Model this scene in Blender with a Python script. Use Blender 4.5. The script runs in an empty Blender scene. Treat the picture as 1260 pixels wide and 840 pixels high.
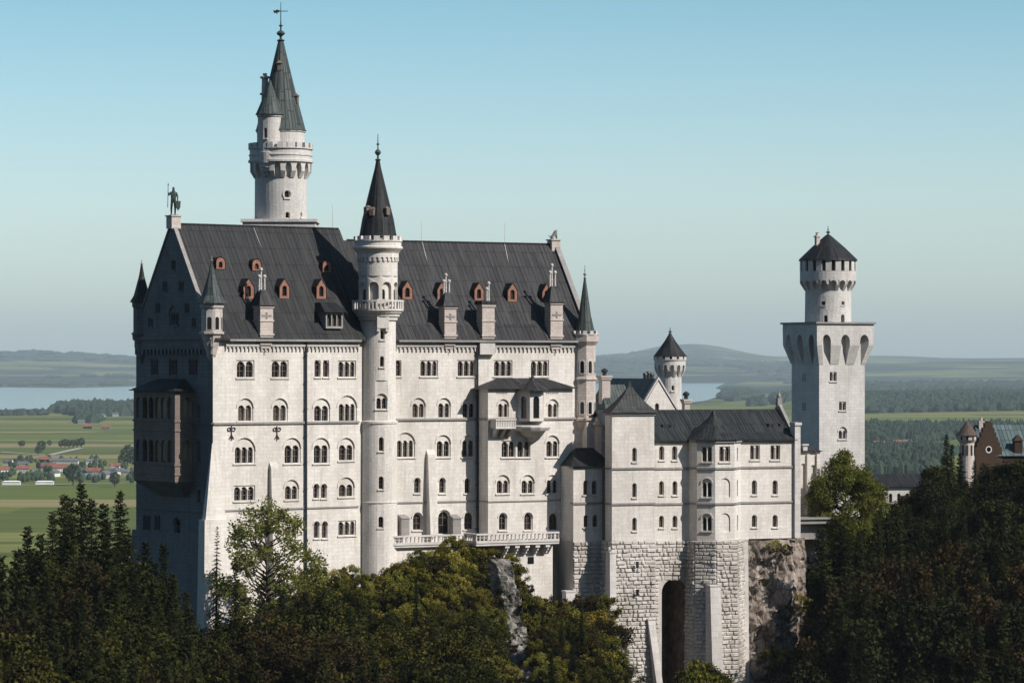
import bpy, bmesh, math, random
from math import sin, cos, pi, radians, atan2, sqrt, asin
from mathutils import Vector, noise
from mathutils.geometry import tessellate_polygon

scene = bpy.context.scene
C = scene.collection
F = 4050.0      # focal length in pixels of the 1260 px wide photograph
HY = 450.0      # eye level
# ---------------------------------------------------------------- camera
cam = bpy.data.cameras.new('camera'); cam_o = bpy.data.objects.new('camera', cam); C.objects.link(cam_o)
cam.sensor_width = 36; cam.lens = 36*F/1260; cam.shift_y = (HY-420)/1260
cam.clip_start = 1; cam.clip_end = 90000
cam_o.location = (0, 0, 0); cam_o.rotation_euler = (pi/2, 0, 0)
scene.camera = cam_o
# ---------------------------------------------------------------- light
SUN_AZ = radians(60)      # to the right of the direction behind the camera
SUN_EL = radians(40)
sd = Vector((sin(SUN_AZ)*cos(SUN_EL), -cos(SUN_AZ)*cos(SUN_EL), sin(SUN_EL)))
w = bpy.data.worlds.new('World'); scene.world = w; w.use_nodes = True
nt = w.node_tree; bg = nt.nodes['Background']
sky = nt.nodes.new('ShaderNodeTexSky'); sky.sky_type = 'NISHITA'; sky.sun_disc = False
sky.sun_elevation = SUN_EL; sky.sun_rotation = atan2(sd.x, sd.y)
sky.altitude = 900; sky.air_density = 1.0; sky.dust_density = 1.9; sky.ozone_density = 1.2
tint = nt.nodes.new('ShaderNodeMix'); tint.data_type = 'RGBA'; tint.blend_type = 'MULTIPLY'; tint.inputs[0].default_value = 1
nt.links.new(sky.outputs[0], tint.inputs[6]); 
tc = nt.nodes.new('ShaderNodeTexCoord'); sx = nt.nodes.new('ShaderNodeSeparateXYZ'); nt.links.new(tc.outputs['Generated'], sx.inputs[0])
sr = nt.nodes.new('ShaderNodeValToRGB'); se = sr.color_ramp.elements      # deeper blue away from the horizon
for _i in range(2): se.new(.5)
for _e, (_p, _c) in zip(se, [(0, (1.02, 1.14, 1.22)), (.05, (.98, 1.08, 1.11)), (.115, (.60, .88, .90)), (.35, (.44, .64, .70))]): _e.position = _p; _e.color = (*_c, 1)
nt.links.new(sx.outputs['Z'], sr.inputs[0]); nt.links.new(sr.outputs[0], tint.inputs[7])
nt.links.new(tint.outputs[2], bg.inputs[0]); bg.inputs[1].default_value = 0.122
sl = bpy.data.lights.new('sun', 'SUN'); sl.energy = 5.0; sl.angle = radians(0.5); sl.color = (1, .935, .86)
so = bpy.data.objects.new('sun', sl); C.objects.link(so)
so.rotation_euler = (-sd).to_track_quat('-Z', 'Y').to_euler()
scene.view_settings.view_transform = 'Standard'; scene.view_settings.look = 'None'
scene.view_settings.exposure = 0.19; scene.view_settings.gamma = 1
try:
    scene.cycles.volume_bounces = 0; scene.cycles.max_bounces = 4
except Exception: pass

rnd = random.Random(7)
# ---------------------------------------------------------------- materials
def newmat(name, rough=.8, spec=.3):
    m = bpy.data.materials.new(name); m.use_nodes = True
    b = m.node_tree.nodes['Principled BSDF']
    b.inputs['Roughness'].default_value = rough
    b.inputs['Specular IOR Level'].default_value = spec
    return m, m.node_tree, b
def N(nt, t, **k):
    n = nt.nodes.new(t)
    for a, v in k.items(): setattr(n, a, v)
    return n
def ramp(nt, stops, interp='LINEAR'):
    r = nt.nodes.new('ShaderNodeValToRGB'); r.color_ramp.interpolation = interp
    el = r.color_ramp.elements
    while len(el) < len(stops): el.new(.5)
    for e, (p, c) in zip(el, stops): e.position = p; e.color = (*c, 1)
    return r
def mix(nt, f, a, b, mode='MIX'):
    m = nt.nodes.new('ShaderNodeMix'); m.data_type = 'RGBA'; m.blend_type = mode
    for i, v in ((0, f), (6, a), (7, b)):
        if hasattr(v, 'links') or isinstance(v, bpy.types.NodeSocket): nt.links.new(v, m.inputs[i])
        elif isinstance(v, (int, float)): m.inputs[i].default_value = v
        else: m.inputs[i].default_value = (*v, 1)
    return m.outputs[2]
def noise_n(nt, vec, scale, detail=4, rough=.6):
    n = nt.nodes.new('ShaderNodeTexNoise'); n.inputs['Scale'].default_value = scale
    n.inputs['Detail'].default_value = detail; n.inputs['Roughness'].default_value = rough
    if vec is not None: nt.links.new(vec, n.inputs['Vector'])
    return n.outputs['Fac']
def mapping(nt, vec, sc):
    m = nt.nodes.new('ShaderNodeMapping'); m.inputs['Scale'].default_value = sc
    nt.links.new(vec, m.inputs['Vector']); return m.outputs[0]

def stone(name, base, dark, bw=1.1, bh=.52, mortar=.035, stain=.5, bump=.4, contrast=1.0):
    m, nt, b = newmat(name, .88, .2)
    uv = N(nt, 'ShaderNodeUVMap').outputs[0]; pos = N(nt, 'ShaderNodeNewGeometry').outputs['Position']
    br = N(nt, 'ShaderNodeTexBrick'); nt.links.new(uv, br.inputs['Vector'])
    br.inputs['Scale'].default_value = 1; br.inputs['Brick Width'].default_value = bw; br.inputs['Row Height'].default_value = bh
    br.inputs['Mortar Size'].default_value = mortar; br.inputs['Mortar Smooth'].default_value = .5; br.inputs['Bias'].default_value = 0
    lo = [base[i]*(1-.13*contrast) for i in range(3)]; hi = [min(.9, base[i]*(1+.05*contrast)) for i in range(3)]
    br.inputs['Color1'].default_value = (*lo, 1); br.inputs['Color2'].default_value = (*hi, 1)
    br.inputs['Mortar'].default_value = (*[base[i]*(1-.28*contrast) for i in range(3)], 1)
    n1 = noise_n(nt, mapping(nt, pos, (.25, .25, .09)), 1.0, 6, .65)
    r1 = ramp(nt, [(.42, (0, 0, 0)), (.75, (stain, stain, stain))]); nt.links.new(n1, r1.inputs[0])
    c = mix(nt, r1.outputs[0], br.outputs['Color'], dark)
    n2 = noise_n(nt, mapping(nt, pos, (1.7, 1.7, .16)), 1.0, 6, .75)       # rain streaks
    r2 = ramp(nt, [(.50, (0, 0, 0)), (.72, (stain*.9,)*3)]); nt.links.new(n2, r2.inputs[0])
    c = mix(nt, r2.outputs[0], c, dark)
    n3 = noise_n(nt, pos, 3.5, 5, .7)
    r3 = ramp(nt, [(.3, (.86, .86, .86)), (.7, (1.04, 1.04, 1.04))]); nt.links.new(n3, r3.inputs[0])
    c = mix(nt, 1.0, c, r3.outputs[0], 'MULTIPLY')
    nt.links.new(c, b.inputs['Base Color'])
    bp = N(nt, 'ShaderNodeBump'); bp.inputs['Strength'].default_value = bump; bp.inputs['Distance'].default_value = .06
    nt.links.new(n3, bp.inputs['Height']); nt.links.new(bp.outputs[0], b.inputs['Normal'])
    return m
def roofmat(name, base, alt, seam=.65, rough=.6, spec=.2):
    m, nt, b = newmat(name, rough, spec)
    uv = N(nt, 'ShaderNodeUVMap').outputs[0]; pos = N(nt, 'ShaderNodeNewGeometry').outputs['Position']
    br = N(nt, 'ShaderNodeTexBrick'); nt.links.new(uv, br.inputs['Vector'])
    br.offset = 0; br.inputs['Scale'].default_value = 1; br.inputs['Brick Width'].default_value = seam; br.inputs['Row Height'].default_value = 2.7
    br.inputs['Mortar Size'].default_value = .075; br.inputs['Mortar Smooth'].default_value = .3
    br.inputs['Color1'].default_value = (*base, 1); br.inputs['Color2'].default_value = (*[x*2.0 for x in base], 1)
    br.inputs['Mortar'].default_value = (*[x*.3 for x in base], 1)
    n1 = noise_n(nt, mapping(nt, uv, (1.3, .10, 1)), 1.0, 7, .75)
    r1 = ramp(nt, [(.45, (0, 0, 0)), (.68, (.95, .95, .95))]); nt.links.new(n1, r1.inputs[0])
    c = mix(nt, r1.outputs[0], br.outputs['Color'], alt)
    nt.links.new(c, b.inputs['Base Color'])
    bp = N(nt, 'ShaderNodeBump'); bp.inputs['Strength'].default_value = .5; bp.inputs['Distance'].default_value = .05
    nt.links.new(br.outputs['Fac'], bp.inputs['Height']); bp.invert = True; nt.links.new(bp.outputs[0], b.inputs['Normal'])
    return m
def plain(name, col, rough=.7, var=.25, scale=2.0, metal=0, spec=.3):
    m, nt, b = newmat(name, rough, spec)
    pos = N(nt, 'ShaderNodeNewGeometry').outputs['Position']
    n = noise_n(nt, pos, scale, 5, .65)
    r = ramp(nt, [(.3, [x*(1-var) for x in col]), (.7, [min(1, x*(1+var)) for x in col])]); nt.links.new(n, r.inputs[0])
    nt.links.new(r.outputs[0], b.inputs['Base Color']); b.inputs['Metallic'].default_value = metal
    return m
def leafmat(name, c1, c2, c3, trans=.25):
    m, nt, b = newmat(name, .75, .12)
    pos = N(nt, 'ShaderNodeNewGeometry').outputs['Position']; oi = N(nt, 'ShaderNodeObjectInfo')
    n = noise_n(nt, pos, .55, 3, .7)
    r = ramp(nt, [(.3, c1), (.55, c2), (.75, c3)]); nt.links.new(n, r.inputs[0])
    mm = N(nt, 'ShaderNodeMath', operation='MULTIPLY_ADD'); nt.links.new(oi.outputs['Random'], mm.inputs[0]); mm.inputs[1].default_value = .9; mm.inputs[2].default_value = .55
    hsv = N(nt, 'ShaderNodeHueSaturation'); nt.links.new(r.outputs[0], hsv.inputs['Color']); nt.links.new(mm.outputs[0], hsv.inputs['Value'])
    m2 = N(nt, 'ShaderNodeMath', operation='MULTIPLY_ADD'); nt.links.new(oi.outputs['Random'], m2.inputs[0]); m2.inputs[1].default_value = -.05; m2.inputs[2].default_value = .52
    nt.links.new(m2.outputs[0], hsv.inputs['Hue'])
    nt.links.new(hsv.outputs[0], b.inputs['Base Color'])
    tr = N(nt, 'ShaderNodeBsdfTranslucent'); nt.links.new(hsv.outputs[0], tr.inputs['Color'])
    ms = N(nt, 'ShaderNodeMixShader'); ms.inputs[0].default_value = trans
    out = nt.nodes['Material Output']
    nt.links.new(b.outputs[0], ms.inputs[1]); nt.links.new(tr.outputs[0], ms.inputs[2]); nt.links.new(ms.outputs[0], out.inputs[0])
    return m

M = {}
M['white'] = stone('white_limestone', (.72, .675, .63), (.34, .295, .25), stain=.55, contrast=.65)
M['west'] = stone('shade_darkened_limestone', (.17, .18, .19), (.09, .095, .10), stain=.7, contrast=.8)  # stained limestone, base colour darkened and blued to carry the west side's shade
M['pink'] = stone('pinkish_sandstone', (.55, .48, .44), (.36, .29, .26), bw=.8, bh=.4, stain=.4)
M['trim'] = stone('trim_stone', (.62, .585, .56), (.36, .33, .31), bw=1.6, bh=.8, stain=.6)
M['coping'] = stone('dark_coping_stone', (.30, .28, .27), (.18, .17, .16), bw=1.6, bh=.8, stain=.6)
M['rough'] = stone('rough_ashlar', (.60, .56, .52), (.24, .205, .175), bw=9, bh=9, mortar=0, stain=.85, bump=1.0)
M['tower'] = stone('tower_limestone', (.60, .575, .55), (.30, .28, .26), stain=.5, contrast=.75)
M['roof'] = roofmat('dark_sheet_metal_roof', (.010, .0105, .012), (.036, .035, .036))
M['roof2'] = roofmat('worn_sheet_metal_roof', (.015, .015, .017), (.054, .051, .051))
M['copper'] = roofmat('green_copper_roof', (.036, .045, .044), (.085, .098, .093), seam=.5)
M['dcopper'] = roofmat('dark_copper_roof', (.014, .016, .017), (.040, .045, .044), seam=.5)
M['gcopper'] = roofmat('blue_green_copper_roof', (.06, .085, .09), (.10, .125, .13), seam=.7)
M['glass'], _nt, _b = newmat('dark_glass', .15, .5)
_oi = N(_nt, 'ShaderNodeObjectInfo'); _r = ramp(_nt, [(0, (.008, .009, .010)), (.6, (.014, .014, .015)), (.8, (.035, .033, .030)), (1, (.10, .09, .075))]); _nt.links.new(_oi.outputs['Random'], _r.inputs[0]); _nt.links.new(_r.outputs[0], _b.inputs['Base Color'])
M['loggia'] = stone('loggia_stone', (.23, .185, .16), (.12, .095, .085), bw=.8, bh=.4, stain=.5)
M['orange'] = plain('orange_painted_dormer', (.25, .12, .085), .8, .3, 3)
M['iron'] = plain('dark_iron', (.03, .03, .032), .5, .3, 3)
M['bronze'] = plain('green_bronze', (.045, .065, .06), .55, .4, 3)
M['brownwood'] = plain('brown_window_frame', (.16, .12, .10), .6, .3, 3)
M['brick'] = stone('red_brown_brick', (.055, .034, .022), (.03, .02, .014), bw=.6, bh=.3, stain=.6)
M['ochre'] = stone('ochre_stone', (.40, .31, .20), (.22, .17, .12), stain=.5)
M['bark'] = plain('bark', (.06, .045, .035), .9, .4, 6)
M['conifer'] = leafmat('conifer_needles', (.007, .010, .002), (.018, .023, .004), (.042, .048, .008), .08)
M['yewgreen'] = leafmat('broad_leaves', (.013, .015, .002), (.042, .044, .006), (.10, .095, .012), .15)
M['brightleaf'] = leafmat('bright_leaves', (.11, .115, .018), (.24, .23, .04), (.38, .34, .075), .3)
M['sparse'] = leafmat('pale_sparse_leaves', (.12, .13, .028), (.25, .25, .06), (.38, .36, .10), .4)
M['brownleaf'] = leafmat('brownish_leaves', (.012, .009, .003), (.032, .024, .006), (.062, .045, .010), .15)
M['shrubleaf'] = leafmat('shrub_leaves', (.034, .038, .004), (.12, .115, .014), (.24, .21, .03), .2)

# ---------------------------------------------------------------- mesh builder
class MB:
    def __init__(s): s.v = []; s.f = []; s.sm = False
    def face(s, pts):
        n = len(s.v); s.v += [tuple(p) for p in pts]; s.f.append(tuple(range(n, n+len(pts))))
    def grid(s, rows, close=False):
        n = len(s.v); m = len(rows[0])
        for r in rows: s.v += [tuple(p) for p in r]
        for i in range(len(rows)-1):
            for j in range(m if close else m-1):
                k = (j+1) % m
                s.f.append((n+i*m+j, n+i*m+k, n+(i+1)*m+k, n+(i+1)*m+j))
    def box8(s, b, t):      # bottom four, top four corners, same winding
        s.face(b[::-1]); s.face(t)
        for i in range(4):
            j = (i+1) % 4; s.face((b[i], b[j], t[j], t[i]))
    def box(s, cx, cy, z0, z1, hx, hy, ang=0, taper=1.0):
        c_, s_ = cos(ang), sin(ang)
        def q(k, z): return [Vector((cx+(a*hx*k)*c_-(b*hy*k)*s_, cy+(a*hx*k)*s_+(b*hy*k)*c_, z)) for a, b in ((-1, -1), (1, -1), (1, 1), (-1, 1))]
        s.box8(q(1, z0), q(taper, z1))
    def lathe(s, cx, cy, prof, n=32, a0=0, cap=True):
        rows = [[Vector((cx+r*cos(a0+2*pi*i/n), cy+r*sin(a0+2*pi*i/n), z)) for i in range(n)] for r, z in prof]
        s.grid(rows, True)
        if cap:
            if prof[0][0] > .01: s.face(rows[0][::-1])
            if prof[-1][0] > .01: s.face(rows[-1])
    def tube(s, p, q, r0, r1=None, n=6):
        p = Vector(p); q = Vector(q); r1 = r0 if r1 is None else r1
        d = (q-p).normalized(); a = d.orthogonal().normalized(); b = d.cross(a)
        rows = [[P+a*(r*cos(2*pi*i/n))+b*(r*sin(2*pi*i/n)) for i in range(n)] for P, r in ((p, r0), (q, r1))]
        s.grid(rows, True); s.face(rows[0][::-1]); s.face(rows[1])
    def sheet(s, polys, fn):    # polys: outer + holes in 2D; fn maps (a,b)->3D
        pl = [[Vector((x, y, 0)) for x, y in p] for p in polys]
        flat = [p for q in pl for p in q]
        for t in tessellate_polygon(pl):
            a, b, c = (flat[i] for i in t)
            ar = (b.x-a.x)*(c.y-a.y)-(b.y-a.y)*(c.x-a.x)
            if abs(ar) < 1e-7: continue
            if ar < 0: b, c = c, b
            s.face((fn(a.x, a.y), fn(b.x, b.y), fn(c.x, c.y)))
    def build(s, name, mat, parent=None, smooth=False):
        me = bpy.data.meshes.new(name)
        o0 = Vector(parent.get('_o', (0, 0, 0))) if parent is not None else Vector((0, 0, 0))
        if parent is None and s.v:
            lo = [min(p[i] for p in s.v) for i in range(3)]; hi = [max(p[i] for p in s.v) for i in range(3)]
            o0 = Vector(((lo[0]+hi[0])/2, (lo[1]+hi[1])/2, lo[2]))
        me.from_pydata([(p[0]-o0.x, p[1]-o0.y, p[2]-o0.z) for p in s.v], [], s.f)
        uvl = me.uv_layers.new(name='UVMap')
        me.update()
        data = []
        for p in me.polygons:
            n = p.normal
            if abs(n.z) > .985: t = Vector((1, 0, 0)); u = Vector((0, 1, 0))
            else:
                t = Vector((-n.y, n.x, 0)).normalized(); u = n.cross(t)
            for vi in p.vertices:
                c = Vector(s.v[vi]); data += [c.dot(t), c.dot(u)]
        uvl.data.foreach_set('uv', data)
        if smooth:
            me.polygons.foreach_set('use_smooth', [True]*len(me.polygons))
        me.materials.append(mat)
        o = bpy.data.objects.new(name, me); C.objects.link(o)
        if parent is not None: o.parent = parent
        else: o.location = o0
        o['_o'] = tuple(o0)
        return o
def tag(o, label=None, cat=None, group=None, kind=None):
    if label: o['label'] = label
    if cat: o['category'] = cat
    if group: o['group'] = group
    if kind: o['kind'] = kind
    return o
def thing(name, loc, label, cat, group=None):
    o = bpy.data.objects.new(name, None); C.objects.link(o); o.location = loc; o['_o'] = tuple(loc)
    o.empty_display_size = 1
    return tag(o, label, cat, group)

# ---------------------------------------------------------------- facade frames
class Frame:
    def __init__(s, x, y, phi): s.o = Vector((x, y)); s.u = Vector((cos(phi), sin(phi))); s.n = Vector((sin(phi), -cos(phi))); s.phi = phi
    def P(s, t, z, out=0): return Vector((s.o.x+s.u.x*t+s.n.x*out, s.o.y+s.u.y*t+s.n.y*out, z))
    def t(s, px, out=0):
        k = (px-630)/F; bx = s.o.x+s.n.x*out; by = s.o.y+s.n.y*out
        return (k*by-bx)/(s.u.x-k*s.u.y)
    def z(s, py, t, out=0):
        return (HY-py)/F*(s.o.y+s.u.y*t+s.n.y*out)
    def fn(s, out=0): return lambda t, z: s.P(t, z, out)
    def sub(s, t0, o0, t1, o1):
        p = s.P(t0, 0, o0); q = s.P(t1, 0, o1)
        f = Frame(p.x, p.y, atan2(q.y-p.y, q.x-p.x)); f.L = (q-p).length; return f
def bx(mb, fr, t0, t1, z0, z1, o0, o1, topo=None):
    """box in a facade frame; o0 inner, o1 outer offset"""
    b = [fr.P(t0, z0, o1), fr.P(t1, z0, o1), fr.P(t1, z0, o0), fr.P(t0, z0, o0)]
    ot = o1 if topo is None else topo
    t = [fr.P(t0, z1, ot), fr.P(t1, z1, ot), fr.P(t1, z1, o0), fr.P(t0, z1, o0)]
    mb.box8(b, t)
def archpts(x0, x1, z0, z1, n=6, pointed=False):
    w = x1-x0; r = w/2; cx = (x0+x1)/2
    if pointed:
        h = w*1.0; zs = z1-h
        L = [(x1, zs+h*(i/n)) for i in range(0)]
        pts = [(x0, z0), (x1, z0)]
        for i in range(n+1): a = i/n; pts.append((x1-r*(1-cos(a*pi/2)), zs+h*sin(a*pi/2)))
        for i in range(n-1, -1, -1): a = i/n; pts.append((x0+r*(1-cos(a*pi/2)), zs+h*sin(a*pi/2)))
        return pts
    pts = [(x0, z0), (x1, z0)]
    zs = z1-r
    for i in range(n+1): pts.append((cx+r*cos(pi*i/n), zs+r*sin(pi*i/n)))
    return pts
def reveal(mb, poly, fn0, fn1):
    n = len(poly)
    for i in range(n):
        a = poly[i]; b = poly[(i+1) % n]
        if abs(a[0]-b[0])+abs(a[1]-b[1]) < 1e-6: continue
        mb.face((fn0(*a), fn1(*a), fn1(*b), fn0(*b)))
def dedup(p):
    o = []
    for q in p:
        if not o or abs(q[0]-o[-1][0])+abs(q[1]-o[-1][1]) > 1e-5: o.append(q)
    if abs(o[0][0]-o[-1][0])+abs(o[0][1]-o[-1][1]) < 1e-5: o.pop()
    return o
def window(fr, t0, t1, z0, z1, n=1, style='rect', out=0, parent=None, mat='white', bars=False, label=None, name='window'):
    """builds one window (surround, colonnettes, sill, hood) with a glass pane; returns the hole polygon"""
    w = t1-t0; d1 = .14; d2 = .55; gap = .17 if n > 1 else 0
    fr0 = fr.fn(out)
    if style == 'arch': outer = dedup(archpts(t0, t1, z0, z1, 10)); inset = w*.09; ztop = z1-w*.36 if n > 1 else z1-inset
    elif style == 'single': outer = dedup(archpts(t0, t1, z0, z1, 8)); inset = w*.10; ztop = z1-inset
    else: outer = [(t0, z0), (t1, z0), (t1, z1), (t0, z1)]; inset = w*.05; ztop = z1-inset
    fr1 = lambda t, z: fr.P(t, z, out-d1); fr2 = lambda t, z: fr.P(t, z, out-d2)
    mb = MB(); lights = []
    lw = (w-2*inset-gap*(n-1))/n
    zb = z0+.08
    for i in range(n):
        a = t0+inset+i*(lw+gap)
        lights.append(dedup(archpts(a, a+lw, zb, ztop, 6)))
    mb.sheet([outer]+lights, fr1)
    reveal(mb, outer, fr0, fr1)
    for l in lights: reveal(mb, l, fr1, fr2)
    bx(mb, fr, t0-.12, t1+.12, z0-.18, z0-.004, out-.1, out+.16)          # sill
    if style in ('arch', 'single') and w > .9:                            # hood mould
        cx = (t0+t1)/2; r0 = w/2+.02; r1 = w/2+.17; zs = z1-w/2; k = 10
        for i in range(k):
            a = pi*i/k; b = pi*(i+1)/k
            q = [(cx+r0*cos(a), zs+r0*sin(a)), (cx+r1*cos(a), zs+r1*sin(a)), (cx+r1*cos(b), zs+r1*sin(b)), (cx+r0*cos(b), zs+r0*sin(b))]
            mb.face([fr.P(x, z, out+.09) for x, z in q])
            mb.face([fr.P(*q[1], out), fr.P(*q[2], out), fr.P(*q[2], out+.09), fr.P(*q[1], out+.09)])
            mb.face([fr.P(*q[3], out), fr.P(*q[0], out), fr.P(*q[0], out+.09), fr.P(*q[3], out+.09)])
    if n > 1:                                                             # colonnette shafts
        for i in range(n-1):
            x = t0+inset+(i+1)*(lw+gap)-gap/2
            mb.tube(fr.P(x, zb+.1, out-.1), fr.P(x, ztop-lw*.5, out-.1), .085, .085, 6)
            bx(mb, fr, x-.15, x+.15, ztop-lw*.5, ztop-lw*.5+.16, out-.22, out+.02)
    o = mb.build(name, M[mat], parent)
    if label: o['label'] = label
    g = MB()
    e = .02
    g.face([fr.P(t0+inset-e, zb-e, out-d2+.05), fr.P(t1-inset+e, zb-e, out-d2+.05), fr.P(t1-inset+e, ztop+e, out-d2+.05), fr.P(t0+inset-e, ztop+e, out-d2+.05)])
    g.build('pane', M['glass'], o)
    if lw > .55:
        b = MB()
        for i in range(n):
            a = t0+inset+i*(lw+gap)
            bx(b, fr, a+lw/2-.035, a+lw/2+.035, zb, ztop, out-d2+.06, out-d2+.12)
            for k in (.38, .72):
                zz = zb+(ztop-zb)*k; bx(b, fr, a, a+lw, zz-.03, zz+.03, out-d2+.125, out-d2+.16)
        b.build('glazing_bars', M['brownwood'], o)
    return outer
def winpx(fr, x0, x1, y0, y1, n=1, style='rect', out=0, **k):
    t0, t1 = fr.t(x0, out), fr.t(x1, out); tm = (t0+t1)/2
    return window(fr, t0, t1, fr.z(y1, tm, out), fr.z(y0, tm, out), n, style, out, **k)
def frieze(mb, fn, s0, s1, z0, z1, n, depth_fn, fill=.62, pointed=False, us=1.0):
    """band with n arched notches open at the bottom. fn(s,z) outer face, depth_fn(s,z) inner"""
    w = (s1-s0)/n
    for i in range(n):
        a = s0+i*w; m = (1-fill)/2*w
        zt = z0+(z1-z0)*.78
        hgt = min(zt-z0, w*us*fill*(.5 if not pointed else 1.0))
        pts = []; r = w*fill/2; cx = a+w/2; k = 6
        arc = []
        if pointed:
            for j in range(k+1): q = j/k*pi/2; arc.append((cx+r-r*(1-cos(q)), zt-hgt+hgt*sin(q)))
            for j in range(k-1, -1, -1): q = j/k*pi/2; arc.append((cx-r+r*(1-cos(q)), zt-hgt+hgt*sin(q)))
        else:
            for j in range(k+1): q = pi*j/k; arc.append((cx+r*cos(q), zt-hgt+hgt*sin(q)))
        arc = dedup([(a+w-m, z0)]+arc+[(a+m, z0)])
        poly = [(a, z0)]+arc[::-1][0:1]+[p for p in arc[::-1][1:]]
        poly = dedup([(a, z0)]+arc[::-1]+[(a+w, z0), (a+w, z1), (a, z1)])
        mb.sheet([poly], fn)
        for p, q in zip(arc[:-1], arc[1:]): mb.face((fn(*p), fn(*q), depth_fn(*q), depth_fn(*p)))
        mb.face((fn(a, z0), depth_fn(a, z0), depth_fn(a+m, z0), fn(a+m, z0)))
        mb.face((fn(a+w-m, z0), depth_fn(a+w-m, z0), depth_fn(a+w, z0), fn(a+w, z0)))
def machic(mb, fn, inner, s0, s1, zb, zm, zt, n, us, fill=.58, pointed=True):
    """corbel strips from zb to zm (flaring), arched band from zm to zt"""
    w = (s1-s0)/n; m = (1-fill)/2*w
    for i in range(n):
        a = s0+i*w
        for p, q in ((a, a+m), (a+w-m, a+w)):
            mb.face((fn(p, zb), fn(q, zb), fn(q, zm), fn(p, zm)))
            mb.face((fn(p, zb), inner(p, zb), inner(q, zb), fn(q, zb)))
        for p, rev in ((a+m, 0), (a+w-m, 1)):
            f_ = (fn(p, zb), fn(p, zm), inner(p, zm), inner(p, zb)); mb.face(f_[::-1] if rev else f_)
    frieze(mb, fn, s0, s1, zm, zt, n, inner, fill, pointed, us)
# ---- round things
def px2w(px, Y): return (px-630)/F*Y
def zpx(py, Y): return (HY-py)/F*Y
def ringfn(cx, cy, rf): return lambda s, z: Vector((cx+rf(z)*cos(s), cy+rf(z)*sin(s), z))
def tower_shell(mb, cx, cy, prof, wins, N0=44):
    """prof [(z,r)] ascending; wins [(theta, width, z0, z1, hole)] holes in facets"""
    br = []
    for w in wins:
        h = (w[1]/2+.12)/w[4]; br.append((w[0]-h, w[0]+h))
    np_ = [prof[0]]
    for (za, ra), (zb, rb) in zip(prof[:-1], prof[1:]):
        iw = sorted([w for w in wins if w[2] >= za-1e-6 and w[3] <= zb+1e-6], key=lambda w: w[2])
        for w, v in zip(iw[:-1], iw[1:]):
            if v[2] > w[3]+.02: m_ = (v[2]+w[3])/2; np_.append((m_, ra+(rb-ra)*(m_-za)/(zb-za)))
        np_.append((zb, rb))
    prof = np_
    for (za, ra), (zb, rb) in zip(prof[:-1], prof[1:]):
        act = sorted([(b[0] % (2*pi), b[1]-b[0], w) for b, w in zip(br, wins) if w[2] >= za-1e-6 and w[3] <= zb+1e-6])
        cuts = []; 
        cur = act[0][0] if act else 0; start = cur
        segs = []
        for i, (a, L, w) in enumerate(act):
            segs.append((a, a+L, w)); nxt = act[i+1][0] if i+1 < len(act) else act[0][0]+2*pi
            g = nxt-(a+L); k = max(1, int(g/(2*pi)*N0))
            for j in range(k): segs.append((a+L+g*j/k, a+L+g*(j+1)/k, None))
        if not act: segs = [(2*pi*j/N0, 2*pi*(j+1)/N0, None) for j in range(N0)]
        for a, b, w in segs:
            pa0 = Vector((cx+ra*cos(a), cy+ra*sin(a), za)); pb0 = Vector((cx+ra*cos(b), cy+ra*sin(b), za))
            pa1 = Vector((cx+rb*cos(a), cy+rb*sin(a), zb)); pb1 = Vector((cx+rb*cos(b), cy+rb*sin(b), zb))
            if w is None: mb.face((pa0, pb0, pb1, pa1)); continue
            wid = (pb0-pa0).length
            def fn(t, z, pa0=pa0, pb0=pb0, pa1=pa1, pb1=pb1, wid=wid):
                k = (z-za)/(zb-za); p = pa0.lerp(pa1, k); q = pb0.lerp(pb1, k); return p.lerp(q, t/wid+.5)
            hole = [(x, z) for x, z in w[5]]
            mb.sheet([[(-wid/2, za), (wid/2, za), (wid/2, zb), (-wid/2, zb)], hole], fn)
def tower_win(cx, cy, r, theta, width, z0, z1, n=1, style='single', parent=None, mat='white'):
    """a window of a round tower: frame tangent at theta"""
    h = (width/2+.12)/r; rr = r*cos(h)
    px, py = cx+rr*cos(theta), cy+rr*sin(theta)
    fr = Frame(px, py, theta+pi/2)
    hole = window(fr, -width/2, width/2, z0, z1, n, style, 0, parent, mat)
    return (theta, width, z0, z1, r, hole)
def ang(px, cxpx, rpx): return -pi/2+asin(max(-.98, min(.98, (px-cxpx)/rpx)))
def finial(mb, x, y, z, h, r=.28):
    mb.lathe(x, y, [(r*.55, z-.3), (r*.5, z), (r*1.2, z+h*.10), (r*.4, z+h*.14), (r*.35, z+h*.24), (r*1.0, z+h*.30), (r*1.25, z+h*.36), (r*.8, z+h*.43), (r*.25, z+h*.47), (r*.22, z+h*.6), (r*.7, z+h*.64), (r*.2, z+h*.68), (.04, z+h)], 10)
def crenel(mb, cx, cy, r, z0, z1, n, th=.35, fill=.58, a0=0):
    e = th/2+.03; mb.lathe(cx, cy, [(r-e, z0+.004), (r+e, z0+.004), (r+e, z0+.14), (r-e, z0+.14), (r-e, z0+.004)], 36, cap=False)
    z0 += .1
    for i in range(n):
        a = a0+2*pi*i/n; mb.box(cx+r*cos(a), cy+r*sin(a), z0, z1, th/2, pi*r/n*fill, a)
def chimney_pipes(mb, fr, t, z0, z1, out, k=3, sp=.42):
    for i in range(k):
        p = fr.P(t+(i-(k-1)/2)*sp, z0, out-.2*(i % 2)); hh = z1-(.0 if i == k//2 else (z1-z0)*.28)
        mb.lathe(p.x, p.y, [(.15, z0), (.13, z0+(hh-z0)*.3), (.2, z0+(hh-z0)*.33), (.12, z0+(hh-z0)*.36), (.12, hh-.5), (.24, hh-.35), (.24, hh-.15), (.08, hh)], 8)
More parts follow.
